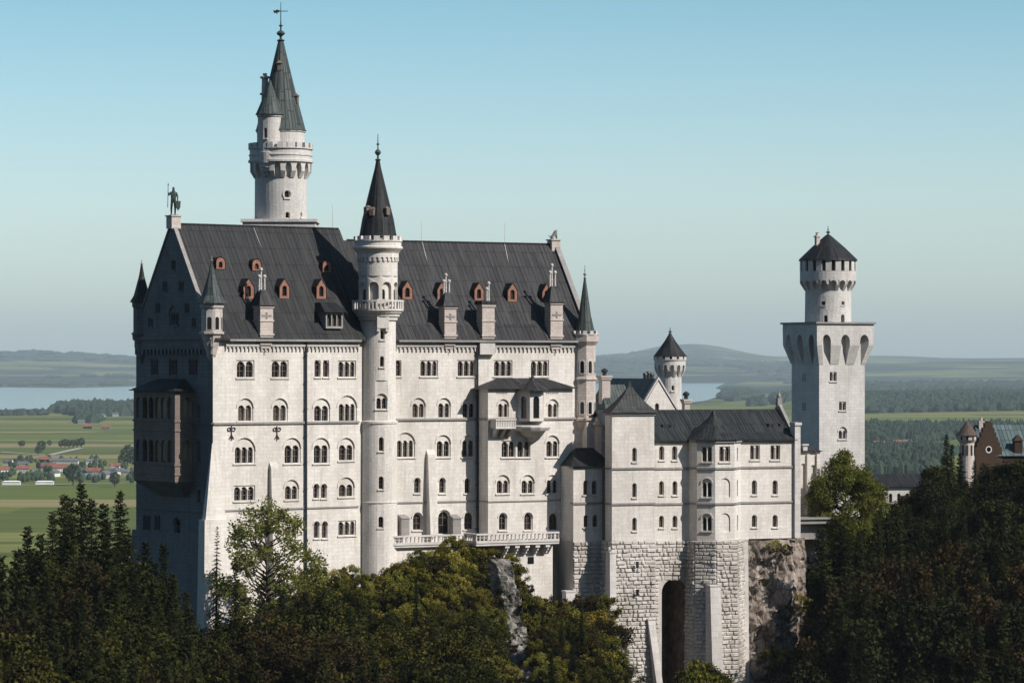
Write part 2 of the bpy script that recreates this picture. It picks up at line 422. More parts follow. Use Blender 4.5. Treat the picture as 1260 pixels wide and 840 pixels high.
#PART2
# ================================================================ THE CASTLE
P1 = Frame(px2w(262, 440), 440, radians(37))
tB = P1.t(465)                                   # bend of the building, hidden by the stair tower
pB = P1.P(tB, 0)
P2 = Frame(pB.x, pB.y, radians(29))
tE = P2.t(723)                                   # south-east corner
WD = 19.6
def FW():                                        # west front seen from outside, t runs north -> south
    q = P1.P(0, 0, -WD); f = Frame(q.x, q.y, atan2(-(-P1.n.y)*1.0, P1.n.x)); return f
nw = P1.P(0, 0, -WD); sw = P1.P(0, 0, 0)
PW = Frame(nw.x, nw.y, atan2(sw.y-nw.y, sw.x-nw.x))
LW = (sw-nw).length
palace = thing('castle_palace', (*P1.P(20, 0, -8).xy, -30), 'long white palace with steep dark roof, rows of arched windows and shaded west gable', 'palace')
EAV1 = P1.z(417, 5); EAV2 = P2.z(418.5, 20)
ZB1 = -36
# ---- left facade
W = MB()
holes = []
def w1(*a, **k): holes.append(winpx(P1, *a, parent=palace, **k))
for x0, x1 in ((291, 313), (334, 355)): w1(x0, x1, 443, 464.5, 2)
w1(387, 394.5, 443, 464, 1); w1(397.5, 405, 443, 464, 1); w1(416, 438, 443.5, 464, 3)
for x0, x1, n in ((292, 311.6, 2), (335, 354, 2), (385.5, 406, 2), (415.5, 439, 3)): w1(x0, x1, 490 if n == 2 else 486.5, 518.2, n, 'arch')
for x0, x1, n in ((287.5, 314, 3), (349, 370, 2), (385, 405.5, 2), (416, 436, 2)): w1(x0, x1, 538.5, 570 if x0 < 400 else 566.5, n, 'arch')
w1(287.5, 314, 597, 616, 3); w1(350, 367.5, 590, 614.5, 2, 'arch'); w1(385.5, 392.5, 595, 613, 1, 'single'); w1(395, 402, 595, 613, 1, 'single'); w1(416, 436, 587, 611, 2, 'arch')
w1(350, 367, 640, 662, 2, 'arch'); w1(386, 393, 641, 662, 1, 'single'); w1(396, 403, 641, 662, 1, 'single'); w1(416, 438, 640, 658.5, 3)
W.sheet([[(0, ZB1), (tB+.6, ZB1), (tB+.6, EAV1), (0, EAV1)]]+holes, P1.fn())
W.build('south_wall', M['white'], palace)
# ---- right facade
W = MB(); holes = []
def w2(*a, **k): holes.append(winpx(P2, *a, parent=palace, **k))
w2(486.5, 494, 443, 463, 1)
for x0, x1 in ((516.7, 539), (562.7, 585), (607.5, 630.5), (652.7, 675.5)): w2(x0, x1, 443, 463, 3)
for x0, x1 in ((506.5, 523.5), (538.5, 554.5), (568.5, 585)): w2(x0, x1, 489.5, 514, 2, 'arch')
w2(487, 510.7, 532, 562.5, 3, 'arch')
for x0, x1 in ((536.5, 554.5), (568, 584)): w2(x0, x1, 535, 562, 2, 'arch')
for x0, x1 in ((509.5, 517.3), (540.3, 548.2), (571.5, 579.3)): w2(x0, x1, 587.5, 606.5, 1, 'single')
w2(507.5, 520, 630, 652, 1, 'single'); w2(538, 554.5, 627, 657, 1, 'single', label='tall arched terrace door with glazing bars'); w2(570.5, 583.5, 629, 651, 1, 'single')
W.sheet([[(.3, ZB1), (tE, ZB1), (tE, EAV2), (.3, EAV2)]]+holes, P2.fn())
se = P2.P(tE, 0); ne = P2.P(tE, 0, -WD)
W.build('south_wall', M['white'], palace)
PE = Frame(se.x, se.y, atan2(ne.y-se.y, ne.x-se.x))
W = MB()
RZ2 = zpx(299, P2.P(20, 0, -WD/2).y); RZ1 = zpx(276, P1.P(0, 0, -WD/2).y)
W.sheet([[(0, ZB1), (WD, ZB1), (WD, EAV2), (WD/2, RZ2-.3), (0, EAV2)]], PE.fn())
W.build('east_gable_wall', M['white'], palace)
W = MB()
bx(W, P2, 0, tE, ZB1, EAV2, -WD-.5, -WD); bx(W, P1, 0, tB-3, ZB1, EAV1, -WD-.5, -WD)
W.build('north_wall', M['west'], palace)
# ---- west front (in shade)
holes = []; W = MB()
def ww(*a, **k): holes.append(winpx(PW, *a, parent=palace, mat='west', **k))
for x0, x1 in ((185.5, 194.5), (208, 218), (232, 243)): ww(x0, x1, 441, 461.5, 3)
for y0, y1 in ((497, 515), (541, 570)): ww(241.5, 246.5, y0, y1, 2, 'rect')
ww(242.5, 246.5, 602, 618, 1, 'single'); ww(176, 185, 633, 652, 3); ww(190, 197, 633, 652, 2); ww(214, 222, 636, 668, 1, 'single')
zr = PW.z(432, LW/2)
W.sheet([[(0, ZB1-6), (LW, ZB1-6), (LW, zr), (0, zr)]]+holes, PW.fn())
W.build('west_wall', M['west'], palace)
holes = []; GO = .45
W = MB()
def wg(*a, **k): holes.append(winpx(PW, *a, out=GO, parent=palace, mat='west', **k))
wg(208, 220, 376, 400, 3, 'arch')
for x0, x1, y0, y1 in ((191, 197, 373, 385), (227, 233, 373, 385), (200, 206, 346, 358), (220, 226, 346, 358), (182, 188, 391, 402), (236, 241, 391, 402), (210.5, 216, 320, 332)):
    wg(x0, x1, y0, y1, 2 if y0 > 330 else 1, 'rect')
zg = PW.z(416, LW/2)
W.sheet([[(-.6, zg), (LW+.2, zg), (LW+.2, EAV1), (LW/2, RZ1+.3), (-.6, EAV1)]]+holes, PW.fn(GO))
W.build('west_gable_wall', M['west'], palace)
W = MB()
frieze(W, PW.fn(.5), .0, LW+.3, PW.z(436, LW/2), PW.z(427, LW/2)+.01, 20, PW.fn(0), us=1.6)
bx(W, PW, .0, LW+.4, PW.z(427, LW/2), PW.z(418, LW/2)+.01, 0, .58)
bx(W, PW, -.1, LW+.5, PW.z(418, LW/2), PW.z(414, LW/2), 0, .8)
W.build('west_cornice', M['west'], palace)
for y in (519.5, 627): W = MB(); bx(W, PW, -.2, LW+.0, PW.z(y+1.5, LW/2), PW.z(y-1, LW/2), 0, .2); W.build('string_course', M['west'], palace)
# batter of the west wall
W = MB()
bx(W, PW, -1.6, LW+1.0, -44, PW.z(655, LW/2), -1, 1.7, .02)
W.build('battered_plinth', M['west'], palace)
# corner buttress, two stages
W = MB()
zt = P1.z(545, 1)
t1_, t0_ = P1.t(276), 0
zs = P1.z(638, 1)
W.box8([P1.P(-1.9, zs, .3), P1.P(-1.9, zs, 1.25), P1.P(1.3, zs, 1.25), P1.P(1.3, zs, .0)][::-1], [P1.P(-.15, zt, .0), P1.P(-.15, zt, .05), P1.P(.4, zt, .05), P1.P(.4, zt, .0)][::-1])
W.box8([P1.P(-3.0, -46, .3), P1.P(-3.0, -46, 2.4), P1.P(2.6, -46, 2.4), P1.P(2.6, -46, .0)][::-1], [P1.P(-2.2, zs, .0), P1.P(-2.2, zs, 1.5), P1.P(1.7, zs, 1.5), P1.P(1.7, zs, .0)][::-1])
W.build('corner_buttress', M['white'], palace)
for (a, b_, y0, y1, fr) in ((331, 340.5, 568, 742, P1), (524.5, 534, 553, 660, P2)):
    W = MB(); ta, tb = fr.t(a), fr.t(b_); z0, z1 = fr.z(y1, ta), fr.z(y0, ta)
    zc_ = z1-1.1
    W.box8([fr.P(ta, z0, 1.35), fr.P(tb, z0, 1.35), fr.P(tb, z0, -.02), fr.P(ta, z0, -.02)], [fr.P(ta, zc_, .55), fr.P(tb, zc_, .55), fr.P(tb, zc_, -.02), fr.P(ta, zc_, -.02)])
    W.box8([fr.P(ta, zc_+.002, .55), fr.P(tb, zc_+.002, .55), fr.P(tb, zc_+.002, -.02), fr.P(ta, zc_+.002, -.02)], [fr.P(ta, z1-.7, .5), fr.P(tb, z1-.7, .5), fr.P(tb, z1, .0), fr.P(ta, z1, .0)])
    W.build('buttress', M['white'], palace)
for a, b_ in ((493.5, 503.5), (557, 567)):
    W = MB(); ta, tb = P2.t(a, 1.2), P2.t(b_, 1.2); z0, z1, z2 = P2.z(658, ta), P2.z(638, ta), P2.z(632.5, ta)
    bx(W, P2, ta, tb, z0, z1, 0, 1.3); bx(W, P2, ta-.05, tb+.05, z1+.003, z1+.2, -.01, 1.4)
    W.box8([P2.P(ta, z1+.2, 1.3), P2.P(tb, z1+.2, 1.3), P2.P(tb, z1+.2, 0), P2.P(ta, z1+.2, 0)], [P2.P(ta, z1+.21, 1.25), P2.P(tb, z1+.21, 1.25), P2.P(tb, z2, 0), P2.P(ta, z2, 0)])
    W.build('buttress', M['coping'], palace)
# string courses
W = MB()
z = P1.z(520, 10); bx(W, P1, .0, P1.t(441.5), z-.16, z+.12, 0, .22)
z = P1.z(626, 10); bx(W, P1, .5, P1.t(441), z-.1, z+.1, 0, .14)
z = P2.z(515.5, 10); bx(W, P2, P2.t(487), tE, z-.16, z+.12, 0, .22)
z = P2.z(617, 10); bx(W, P2, P2.t(487), tE, z-.1, z+.1, 0, .14)
W.build('string_course', M['coping'], palace)
W = MB()
frieze(W, P1.fn(.22), P1.t(277), P1.t(440.5), EAV1-1.6, EAV1-.9, 34, P1.fn(0), .7)
bx(W, P1, P1.t(277), P1.t(440.5), EAV1-.95, EAV1-.6, 0, .34)
frieze(W, P2.fn(.22), P2.t(487), tE-.6, EAV2-1.6, EAV2-.9, 46, P2.fn(0), .7)
bx(W, P2, P2.t(487), tE-.6, EAV2-.95, EAV2-.6, 0, .34)
W.build('corbel_frieze', M['trim'], palace)
# eaves gutter
W = MB()
bx(W, P1, 2.2, P1.t(441), EAV1-.3, EAV1-.02, .0, .85); bx(W, P2, P2.t(488), tE-.8, EAV2-.3, EAV2-.02, 0, .85)
W.build('eaves_gutter', M['coping'], palace)
# ---- roofs
def gable_roof(mb, fr, t0, t1, ze, zr, half, over, thick=.25, flare=.0):
    a0, a1 = over, -2*half-over
    rows = []
    for t in (t0, t1): pass
    s = (zr-ze)/half
    prof = [(a0, ze), (0-1.2, ze+ (over+1.2)*s*.80), (-half, zr), (-2*half+1.2, ze+(over+1.2)*s*.80), (a1, ze)]
    top = [[fr.P(t, z, o) for o, z in prof] for t in (t0, t1)]
    bot = [[fr.P(t, z-thick, o) for o, z in prof] for t in (t0, t1)]
    mb.grid([top[1], top[0]]); mb.grid([bot[0], bot[1]])
    for k in (0, 1):
        for i in range(len(prof)-1):
            q = (top[k][i], top[k][i+1], bot[k][i+1], bot[k][i]); mb.face(q if k else q[::-1])
    for i in (0, len(prof)-1):
        q = (top[0][i], top[1][i], bot[1][i], bot[0][i]); mb.face(q if i else q[::-1])
W = MB(); gable_roof(W, P1, -.1, tB+.2, EAV1, RZ1, WD/2, .8)
r1 = W.build('roof', M['roof'], palace, ); r1['label'] = 'darker, higher west roof with faint seams'
W = MB(); gable_roof(W, P2, -2.6, tE+.1, EAV2, RZ2, WD/2, .8)
r2 = W.build('roof', M['roof2'], palace); r2['label'] = 'lower east roof of worn grey sheet metal'
W = MB()      # gable end of the high roof over the low one
W.sheet([[(0, EAV1), (WD, EAV1), (WD/2, RZ1-.3)]], lambda a, z: P1.P(tB+.1, z, -a))
W.build('roof_step', M['roof'], palace)
# copings along the gable verges
def verge(fr, t, ze, zr, half, wid, name, mat):
    mb = MB()
    for sgn in (0, 1):
        o0 = .5 if sgn == 0 else -2*half-.5; n = 14
        zz0 = ze+.3
        b = [fr.P(t-wid, zz0, o0), fr.P(t+wid, zz0, o0), fr.P(t+wid, zr+.25, -half), fr.P(t-wid, zr+.25, -half)]
        tp = [p+Vector((0, 0, .38)) for p in b]
        mb.box8(b, tp)
    return mb.build(name, mat, palace)
verge(P1, -.32, EAV1, RZ1, WD/2, .30, 'gable_coping', M['coping'])
verge(P2, tE+.25, EAV2, RZ2, WD/2, .38, 'gable_coping', M['coping'])
W = MB()
for fr, t0, t1, rz in ((P1, .3, tB, RZ1), (P2, 0, tE, RZ2)):
    a = fr.P(t0, rz+.08, -WD/2); b = fr.P(t1, rz+.08, -WD/2); W.tube(a, b, .13, .13, 6)
W.build('ridge_cap', M['roof2'], palace)
def slope_pt(fr, px, py, ez, rz):
    s = (rz-ez)/(WD/2)
    lo, hi = 0.0, WD/2
    for _ in range(30):
        m = (lo+hi)/2; z = ez+(m+.8)*s*.82 if m < 1.2 else ez+m*s
        t = fr.t(px, -m)
        if fr.z(py, t, -m) > z: lo = m
        else: hi = m
    return fr.P(t, ez+m*s+.06, -m), t, m
for fr, e, r, pts in ((P1, EAV1, RZ1, ((312.5, 281), (334, 338))), (P2, EAV2, RZ2, ((519.5, 298), (529, 335))), (P2, EAV2, RZ2, ((621, 301), (645, 408)))):
    a = slope_pt(fr, *pts[0], e, r)[0]; b = slope_pt(fr, *pts[1], e, r)[0]; W = MB(); W.tube(a, b, .05, .05, 4); W.build('lightning_conductor', M['trim'], palace)
for fr, px, y0, y1 in ((P1, 409, 252, 284), (P2, 518.5, 271, 300), (P2, 621, 274, 302)):
    t = fr.t(px, -WD/2); W = MB(); W.tube(fr.P(t, fr.z(y1, t, -WD/2), -WD/2), fr.P(t, fr.z(y0, t, -WD/2), -WD/2), .05, .03, 4); W.build('lightning_rod', M['trim'], palace)
# ---- dormers
def dormer(fr, ez, rz, x0, x1, y0, y1, kind):
    _, t, m = slope_pt(fr, (x0+x1)/2, y1, ez, rz)
    ta = fr.t(x0, -m); tb = fr.t(x1, -m); z0 = fr.z(y1, t, -m); z1 = fr.z(y0, t, -m)
    wd = tb-ta; o = -m+.35
    if kind == 'gable':
        zs = z0+(z1-z0)*.58; outer = [(ta, z0), (tb, z0), (tb, zs), ((ta+tb)/2, z1), (ta, zs)]
    else:
        outer = dedup(archpts(ta, tb, z0, z1, 8)); zs = z1-wd/2
    hole = dedup(archpts(ta+wd*.27, tb-wd*.27, z0+(z1-z0)*.12, z0+(z1-z0)*.66, 6))
    mb = MB(); mb.sheet([outer, hole], fr.fn(o)); reveal(mb, hole, fr.fn(o), fr.fn(o-.3))
    reveal(mb, outer, fr.fn(o-.25), fr.fn(o))
    d = mb.build('dormer', M['orange'], palace)
    g = MB(); g.face([fr.P(ta+wd*.25, z0+.05, o-.28), fr.P(tb-wd*.25, z0+.05, o-.28), fr.P(tb-wd*.25, z0+(z1-z0)*.7, o-.28), fr.P(ta+wd*.25, z0+(z1-z0)*.7, o-.28)])
    g.build('pane', M['glass'], d)
    g = MB(); s = (rz-ez)/(WD/2)
    ins = [(ta+.06, z0)]; body = [(a if a < (ta+tb)/2 else a, z) for a, z in outer]
    back = lambda a, z: fr.P(a, z, -(z-ez)/s+.0)
    cx = (ta+tb)/2
    rim = [(cx+(a-cx)*1.16, z+(.12 if z > zs-.01 else 0)) for a, z in outer]
    reveal(g, [p for p in rim], fr.fn(o-.02), back)
    g.build('dormer_roof', M['roof'], d)
for x0, x1, y0, y1 in ((264.6, 275, 317, 331), (309, 319.6, 319.5, 333), (395.5, 406, 321, 335)): dormer(P1, EAV1, RZ1, x0, x1, y0, y1, 'arch')
for x0, x1, y0, y1 in ((298, 310.5, 343.5, 367.5), (342.5, 354.3, 343.5, 367), (388, 399.5, 344, 367.5)): dormer(P1, EAV1, RZ1, x0, x1, y0, y1, 'gable')
for x0, x1, y0, y1 in ((494, 506, 346.5, 368), (537, 547, 348, 368.5), (582.6, 593.6, 348.5, 369.5), (623.5, 635, 349, 371), (666, 676, 350, 372)): dormer(P2, EAV2, RZ2, x0, x1, y0, y1, 'gable')
# large dark dormer
_, t, m = slope_pt(P1, 410, 403, EAV1, RZ1)
ta, tb = P1.t(401, -m+.6), P1.t(422, -m+.6); z0, z1 = P1.z(404, t, -m+.6), P1.z(384, t, -m+.6)
W = MB(); hs = []
for k in range(3):
    a = ta+.2+(tb-ta-.3)/3*k; hs.append(dedup(archpts(a, a+(tb-ta)/3-.25, z0+.3, z1-.25, 6)))
W.sheet([[(ta, z0), (tb, z0), (tb, z1), (ta, z1)]]+hs, P1.fn(-m+.6))
for h in hs: reveal(W, h, P1.fn(-m+.6), P1.fn(-m+.2))
W.face([P1.P(ta, z0, -m+.6), P1.P(ta, z1, -m+.6), P1.P(ta, z1, -m-2), P1.P(ta, z0, -m-1)])
d = W.build('large_dormer', M['coping'], palace)
W = MB(); W.face([P1.P(ta+.1, z0, -m+.22), P1.P(tb, z0, -m+.22), P1.P(tb, z1, -m+.22), P1.P(ta+.1, z1, -m+.22)]); W.build('pane', M['glass'], d)
W = MB(); zk = P1.z(372, t, -m)
W.box8([P1.P(ta-.5, z1, -m+1.1), P1.P(tb+.5, z1, -m+1.1), P1.P(tb+.5, z1, -m-2.4), P1.P(ta-.5, z1, -m-2.4)], [P1.P(ta+.2, zk, -m-1.1), P1.P(tb-.2, zk, -m-1.1), P1.P(tb-.2, zk, -m-3.0), P1.P(ta+.2, zk, -m-3.0)])
W.build('dormer_roof', M['roof'], d)
# ---- wall chimneys
def wall_chimney(fr, ez, x0, x1, y_top, y_pipe, cap, k=3, xm=None):
    ta, tb = fr.t(x0+3.5, .6), fr.t(x1, .6); tm = (ta+tb)/2; wd = tb-ta
    zt = fr.z(y_top, tm); zp = fr.z(y_pipe, tm)
    mb = MB(); o1 = .62
    bx(mb, fr, ta, tb, ez-.3, zt, -1.1, o1)
    for j in range(4):                                            # stepped corbels below the eaves
        e = j*.32; bx(mb, fr, ta+.1+e*.8, tb-.1-e*.8, ez-.3-(j+1)*.48, ez-.3-j*.48, 0, o1-.12-e*.7)
    zz = ez+(zt-ez)*.52
    bx(mb, fr, ta-.1, tb+.1, zz, zz+.22, -1.1, o1+.1); bx(mb, fr, ta-.12, tb+.12, zt-.3, zt+.02, -1.2, o1+.14)
    bx(mb, fr, ta-.12, tb+.12, ez+.5, ez+.75, -1.1, o1+.12)
    c = mb.build('chimney_stack', M['pink'], palace)
    if cap == 'roof':
        g = MB(); zk = zt+(zp-zt)*.42
        g.box8([fr.P(ta-.35, zt+.03, o1+.35), fr.P(tb+.35, zt+.03, o1+.35), fr.P(tb+.35, zt+.03, -1.7), fr.P(ta-.35, zt+.03, -1.7)],
               [fr.P(ta+wd*.3, zk, -.2), fr.P(tb-wd*.3, zk, -.2), fr.P(tb-wd*.3, zk, -.9), fr.P(ta+wd*.3, zk, -.9)])
        g.build('stack_roof', M['roof2'], c); zb = zk-.4
    else:
        g = MB(); bx(g, fr, ta-.2, tb+.2, zt+.03, zt+.55, -1.4, o1+.2); g.build('stack_roof', M['roof2'], c); zb = zt+.5
    g = MB(); chimney_pipes(g, fr, tm if xm is None else fr.t(xm), zb, zp, -.6, k)
    g.build('chimney_pots', M['trim'], c)
    g = MB()
    if cap == 'roof':
        bx(g, fr, ta+.25, tb-.25, zz+.7, zz+.95, o1, o1+.06); bx(g, fr, tm-.12, tm+.12, zz+.4, zz+1.3, o1+.003, o1+.08)
        g.build('relief', M['coping'], c)
wall_chimney(P1, EAV1, 316.7, 336, 376, 329, 'roof', 3)
wall_chimney(P2, EAV2, 543.5, 561.5, 377, 336, 'roof', 3)
wall_chimney(P2, EAV2, 590, 608.5, 375, 346, 'flat', 2, 603)
wall_chimney(P2, EAV2, 674, 692.5, 372, 324, 'roof', 3)
# pilaster below the second stack
W = MB(); ta, tb = P2.t(590, .5), P2.t(608.5, .5); bx(W, P2, ta, tb, P2.z(436, ta), EAV2-.35, 0, .7); W.build('stack_base', M['trim'], palace)
# ---- drainpipes and wall anchors
for fr, px, y0, y1, o in ((P1, 375.3, 421, 716, 0), (P2, 586.3, 421, 664, 0)):
    W = MB(); t = fr.t(px); W.tube(fr.P(t, fr.z(y1, t), .3), fr.P(t, fr.z(y0, t), .3), .15, .15, 6)
    for k in range(9):
        z = fr.z(y0+(y1-y0)*(k+.5)/9, t); bx(W, fr, t-.2, t+.2, z-.05, z+.05, .01, .42)
    W.build('drainpipe', M['iron'], palace)
for px in (284.5, 340.5):
    W = MB(); t = P1.t(px); zc = P1.z(533, t); o = .1
    def L(a, b, r=.06): W.tube(P1.P(t+a[0], zc+a[1], o), P1.P(t+b[0], zc+b[1], o), r, r, 5)
    L((0, -.95), (0, 1.0), .07); L((-.5, .35), (.5, .35)); L((-.5, .35), (-.62, .65)); L((.5, .35), (.62, .65)); L((-.62, .65), (-.35, .8)); L((.62, .65), (.35, .8))
    L((0, -.2), (-.35, -.75)); L((0, -.2), (.35, -.75)); L((0, .4), (-.28, .8)); L((0, .4), (.28, .8))
    W.build('wall_anchor', M['iron'], palace)
# ---- corner turrets
def turret(px, Y, rpx, y_top, y_base, y_bot, y_corb, shade, n=8, wins=()):
    x = px2w(px, Y); r = rpx/F*Y; zt = zpx(y_top, Y); zb = zpx(y_base, Y); z0 = zpx(y_bot, Y); zc = zpx(y_corb, Y)
    a0 = P1.phi+pi/8
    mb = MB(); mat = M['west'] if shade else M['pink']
    mb.lathe(x, Y, [(.1, zc), (r*.45, zc+(z0-zc)*.25), (r*.55, zc+(z0-zc)*.45), (r*.92, z0-.1), (r*.92, z0), (r*1.08, z0+.02), (r*1.08, z0+.3), (r*.9, z0+.35), (r*.9, zb-.9), (r*1.02, zb-.7), (r*1.05, zb-.1)], n, a0)
    zm = (z0+zb)/2
    t = mb.build('corner_turret', mat, palace)
    g = MB()
    g.lathe(x, Y, [(r*1.28, zb-.1), (r*1.22, zb+.05), (r*.86, zb+(zt-zb)*.16), (r*.3, zb+(zt-zb)*.68), (.1, zt)], n, a0)
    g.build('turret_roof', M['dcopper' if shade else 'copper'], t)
    g = MB(); finial(g, x, Y, zt-.3, (zt-zb)*.18, .2); g.build('finial', M['coping'], t)
    return t, x, Y, r, z0, zb, a0
T1 = turret(260.5, 440.5, 14.5, 321, 372, 411, 446, False)
t, x, Y, r, z0, zb, a0 = T1
for k in range(8):                           # dark arched openings in the turret's faces
    a = a0+pi/8+k*pi/4; rr = r*.9*cos(pi/8)
    if k in (5, 6, 7, 4):
        fr = Frame(x+rr*cos(a), Y+rr*sin(a), a+pi/2)
        g = MB(); op = dedup(archpts(-.3, .3, z0+.6, z0+2.3, 6)); f0 = dedup(archpts(-.42, .42, z0+.5, z0+3.4, 4))
        g.sheet([f0, op], fr.fn(.07)); reveal(g, f0, fr.fn(.0), fr.fn(.07)); g.build('window', M['trim'], t)
        g = MB(); g.sheet([op], fr.fn(.02)); g.build('pane', M['glass'], t)
nwp = PW.P(.9, 0, .2); turret(174.3, nwp.y, 11.5, 325, 371, 412, 448, True)
W = MB(); finx, finY = px2w(174, 455.5), 455.5
# ---- knight's pedestal & lion pedestal (statues are separate things)
W = MB(); pk = P1.P(-.2, RZ1, -WD/2)
W.box(pk.x, pk.y, RZ1-.6, zpx(266.5, pk.y), .72, .72, P1.phi); W.box(pk.x, pk.y, zpx(266.5, pk.y)+.002, zpx(265, pk.y), .85, .85, P1.phi)
W.build('statue_pedestal', M['pink'], palace)
W = MB(); pl = P2.P(tE, RZ2, -WD/2)
W.box(pl.x, pl.y, RZ2-1.2, zpx(296, pl.y), .7, .7, P2.phi); W.box(pl.x, pl.y, zpx(296, pl.y)+.002, zpx(294.5, pl.y), .85, .85, P2.phi)
W.build('statue_pedestal', M['pink'], palace)
# ---- loggia on the west front
lt0, lt1 = PW.t(187), PW.t(238); lo = 2.9
lz0, lz1 = PW.z(593, lt1, lo), PW.z(481, lt1, lo)
W = MB()
span = lt1-lt0
levels = [(PW.z(516, lt1, lo), PW.z(484, lt1, lo)), (PW.z(570, lt1, lo), PW.z(537, lt1, lo))]
hs = []
for za, zb in levels:
    for k in range(6):
        a = lt0+.5+(span-1.0)/6*k; hs.append(dedup(archpts(a+.2, a+(span-1.0)/6-.2, za+.1, zb-.5, 6)))
W.sheet([[(lt0, lz0), (lt1, lz0), (lt1, lz1), (lt0, lz1)]]+hs, PW.fn(lo))
for h in hs: reveal(W, h, PW.fn(lo), PW.fn(lo-.35))
fs = PW.sub(lt1, lo, lt1, 0); fs.L = lo
hs2 = [dedup(archpts(1.15, lo-.25, za+.1, zb-.5, 8)) for za, zb in levels]
W.sheet([[(0, lz0), (lo, lz0), (lo, lz1), (0, lz1)]]+hs2, fs.fn())
for h in hs2: reveal(W, h, fs.fn(), fs.fn(-.35))
fn_ = PW.sub(lt0, 0, lt0, lo)
W.sheet([[(0, lz0), (lo, lz0), (lo, lz1), (0, lz1)]]+hs2, fn_.fn())
for za, zb in levels:
    bx(W, PW, lt0-.1, lt1+.12, za-.35, za-.1, -.1, lo+.14); bx(W, PW, lt0-.1, lt1+.12, za-1.6, za-1.4, -.1, lo+.12)
W.face([PW.P(lt0, lz0, 0), PW.P(lt1, lz0, 0), PW.P(lt1, lz0, lo), PW.P(lt0, lz0, lo)])
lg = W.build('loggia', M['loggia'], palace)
lg['label'] = 'two-storey arcaded loggia projecting from the shaded west front, pinkish stone'
W = MB(); bx(W, PW, lt0+.3, lt1-.3, lz0, lz1, .02, .12); W.build('loggia_interior', M['glass'], lg)
W = MB(); zc = PW.z(612, lt1)
W.box8([PW.P(lt0+2.4, zc, .25), PW.P(lt1-1.6, zc, .25), PW.P(lt1-1.6, zc, 0), PW.P(lt0+2.4, zc, 0)], [PW.P(lt0, lz0, lo), PW.P(lt1, lz0, lo), PW.P(lt1, lz0, 0), PW.P(lt0, lz0, 0)])
W.build('corbel_base', M['west'], lg)
W = MB(); zk = PW.z(466, lt1)
W.box8([PW.P(lt0-.6, lz1+.01, lo+.6), PW.P(lt1+.6, lz1+.01, lo+.6), PW.P(lt1+.6, lz1+.01, .01), PW.P(lt0-.6, lz1+.01, .01)], [PW.P(lt0+2, zk, .3), PW.P(lt1-2, zk, .3), PW.P(lt1-2, zk, .01), PW.P(lt0+2, zk, .01)])
W.build('loggia_roof', M['roof'], lg)
# ---- projecting bay on the right facade
BO = 3.1
bt0, bt1 = P2.t(600.5, BO), P2.t(704.5, BO); bz1 = P2.z(478.5, bt0, BO)
holes = []; W = MB()
def wb(*a, **k): holes.append(winpx(P2, *a, out=BO, parent=palace, **k))
wb(612.5, 626, 491, 513.5, 2, 'arch'); wb(673.5, 687, 491, 513.5, 2, 'arch')
wb(617, 634.3, 542, 562.5, 2); wb(636.5, 652.7, 542, 562.5, 2); wb(671.5, 688, 535.5, 562, 2, 'arch')
wb(610.5, 627, 584, 607, 2, 'arch'); wb(641, 657.5, 584, 607, 2, 'arch'); wb(672, 687, 584, 607, 2, 'arch')
wb(613.5, 624, 630.5, 652, 1, 'single'); wb(644.5, 655.5, 630, 652, 1, 'single'); wb(675, 687.5, 630, 652, 1, 'single')
zb_ = P2.z(664, bt0, BO)
W.sheet([[(bt0, zb_), (bt1, zb_), (bt1, bz1), (bt0, bz1)]]+holes, P2.fn(BO))
W.face([P2.P(bt0, zb_, 0), P2.P(bt0, zb_, BO), P2.P(bt0, bz1, BO), P2.P(bt0, bz1, 0)])
W.face([P2.P(bt1, zb_, BO), P2.P(bt1, zb_, 0), P2.P(bt1, bz1, 0), P2.P(bt1, bz1, BO)])
bay = W.build('projecting_bay', M['white'], palace)
W = MB(); z = P2.z(515.5, bt0, BO); bx(W, P2, bt0-.15, bt1+.1, z-.16, z+.12, 0, BO+.2); W.build('string_course', M['coping'], bay); W = MB(); z = P2.z(617, bt0, BO); bx(W, P2, bt0-.1, bt1+.1, z-.08, z+.08, 0, BO+.12)
W.build('string_course', M['coping'], bay)
for xa, xb in ((611, 625), (672, 688)):
    W = MB(); ta, tb = P2.t(xa, BO), P2.t(xb, BO); z = P2.z(483, ta, BO); bx(W, P2, ta, tb, z+.09, z+.2, BO, BO+.09)
    for k in range(7): bx(W, P2, ta+(tb-ta)*k/7+.03, ta+(tb-ta)*(k+.6)/7, z-.12, z+.1, BO, BO+.07)
    W.build('dentil_band', M['coping'], bay)
W = MB(); zk = P2.z(465, bt0+5)
W.box8([P2.P(bt0-1.1, bz1+.01, BO+.55), P2.P(bt1+.8, bz1+.01, BO+.55), P2.P(bt1+.8, bz1+.01, .01), P2.P(bt0-1.1, bz1+.01, .01)], [P2.P(bt0+3.2, zk, .3), P2.P(bt1-3.0, zk, .3), P2.P(bt1-3.0, zk, .01), P2.P(bt0+3.2, zk, .01)])
W.build('bay_roof', M['roof2'], bay)
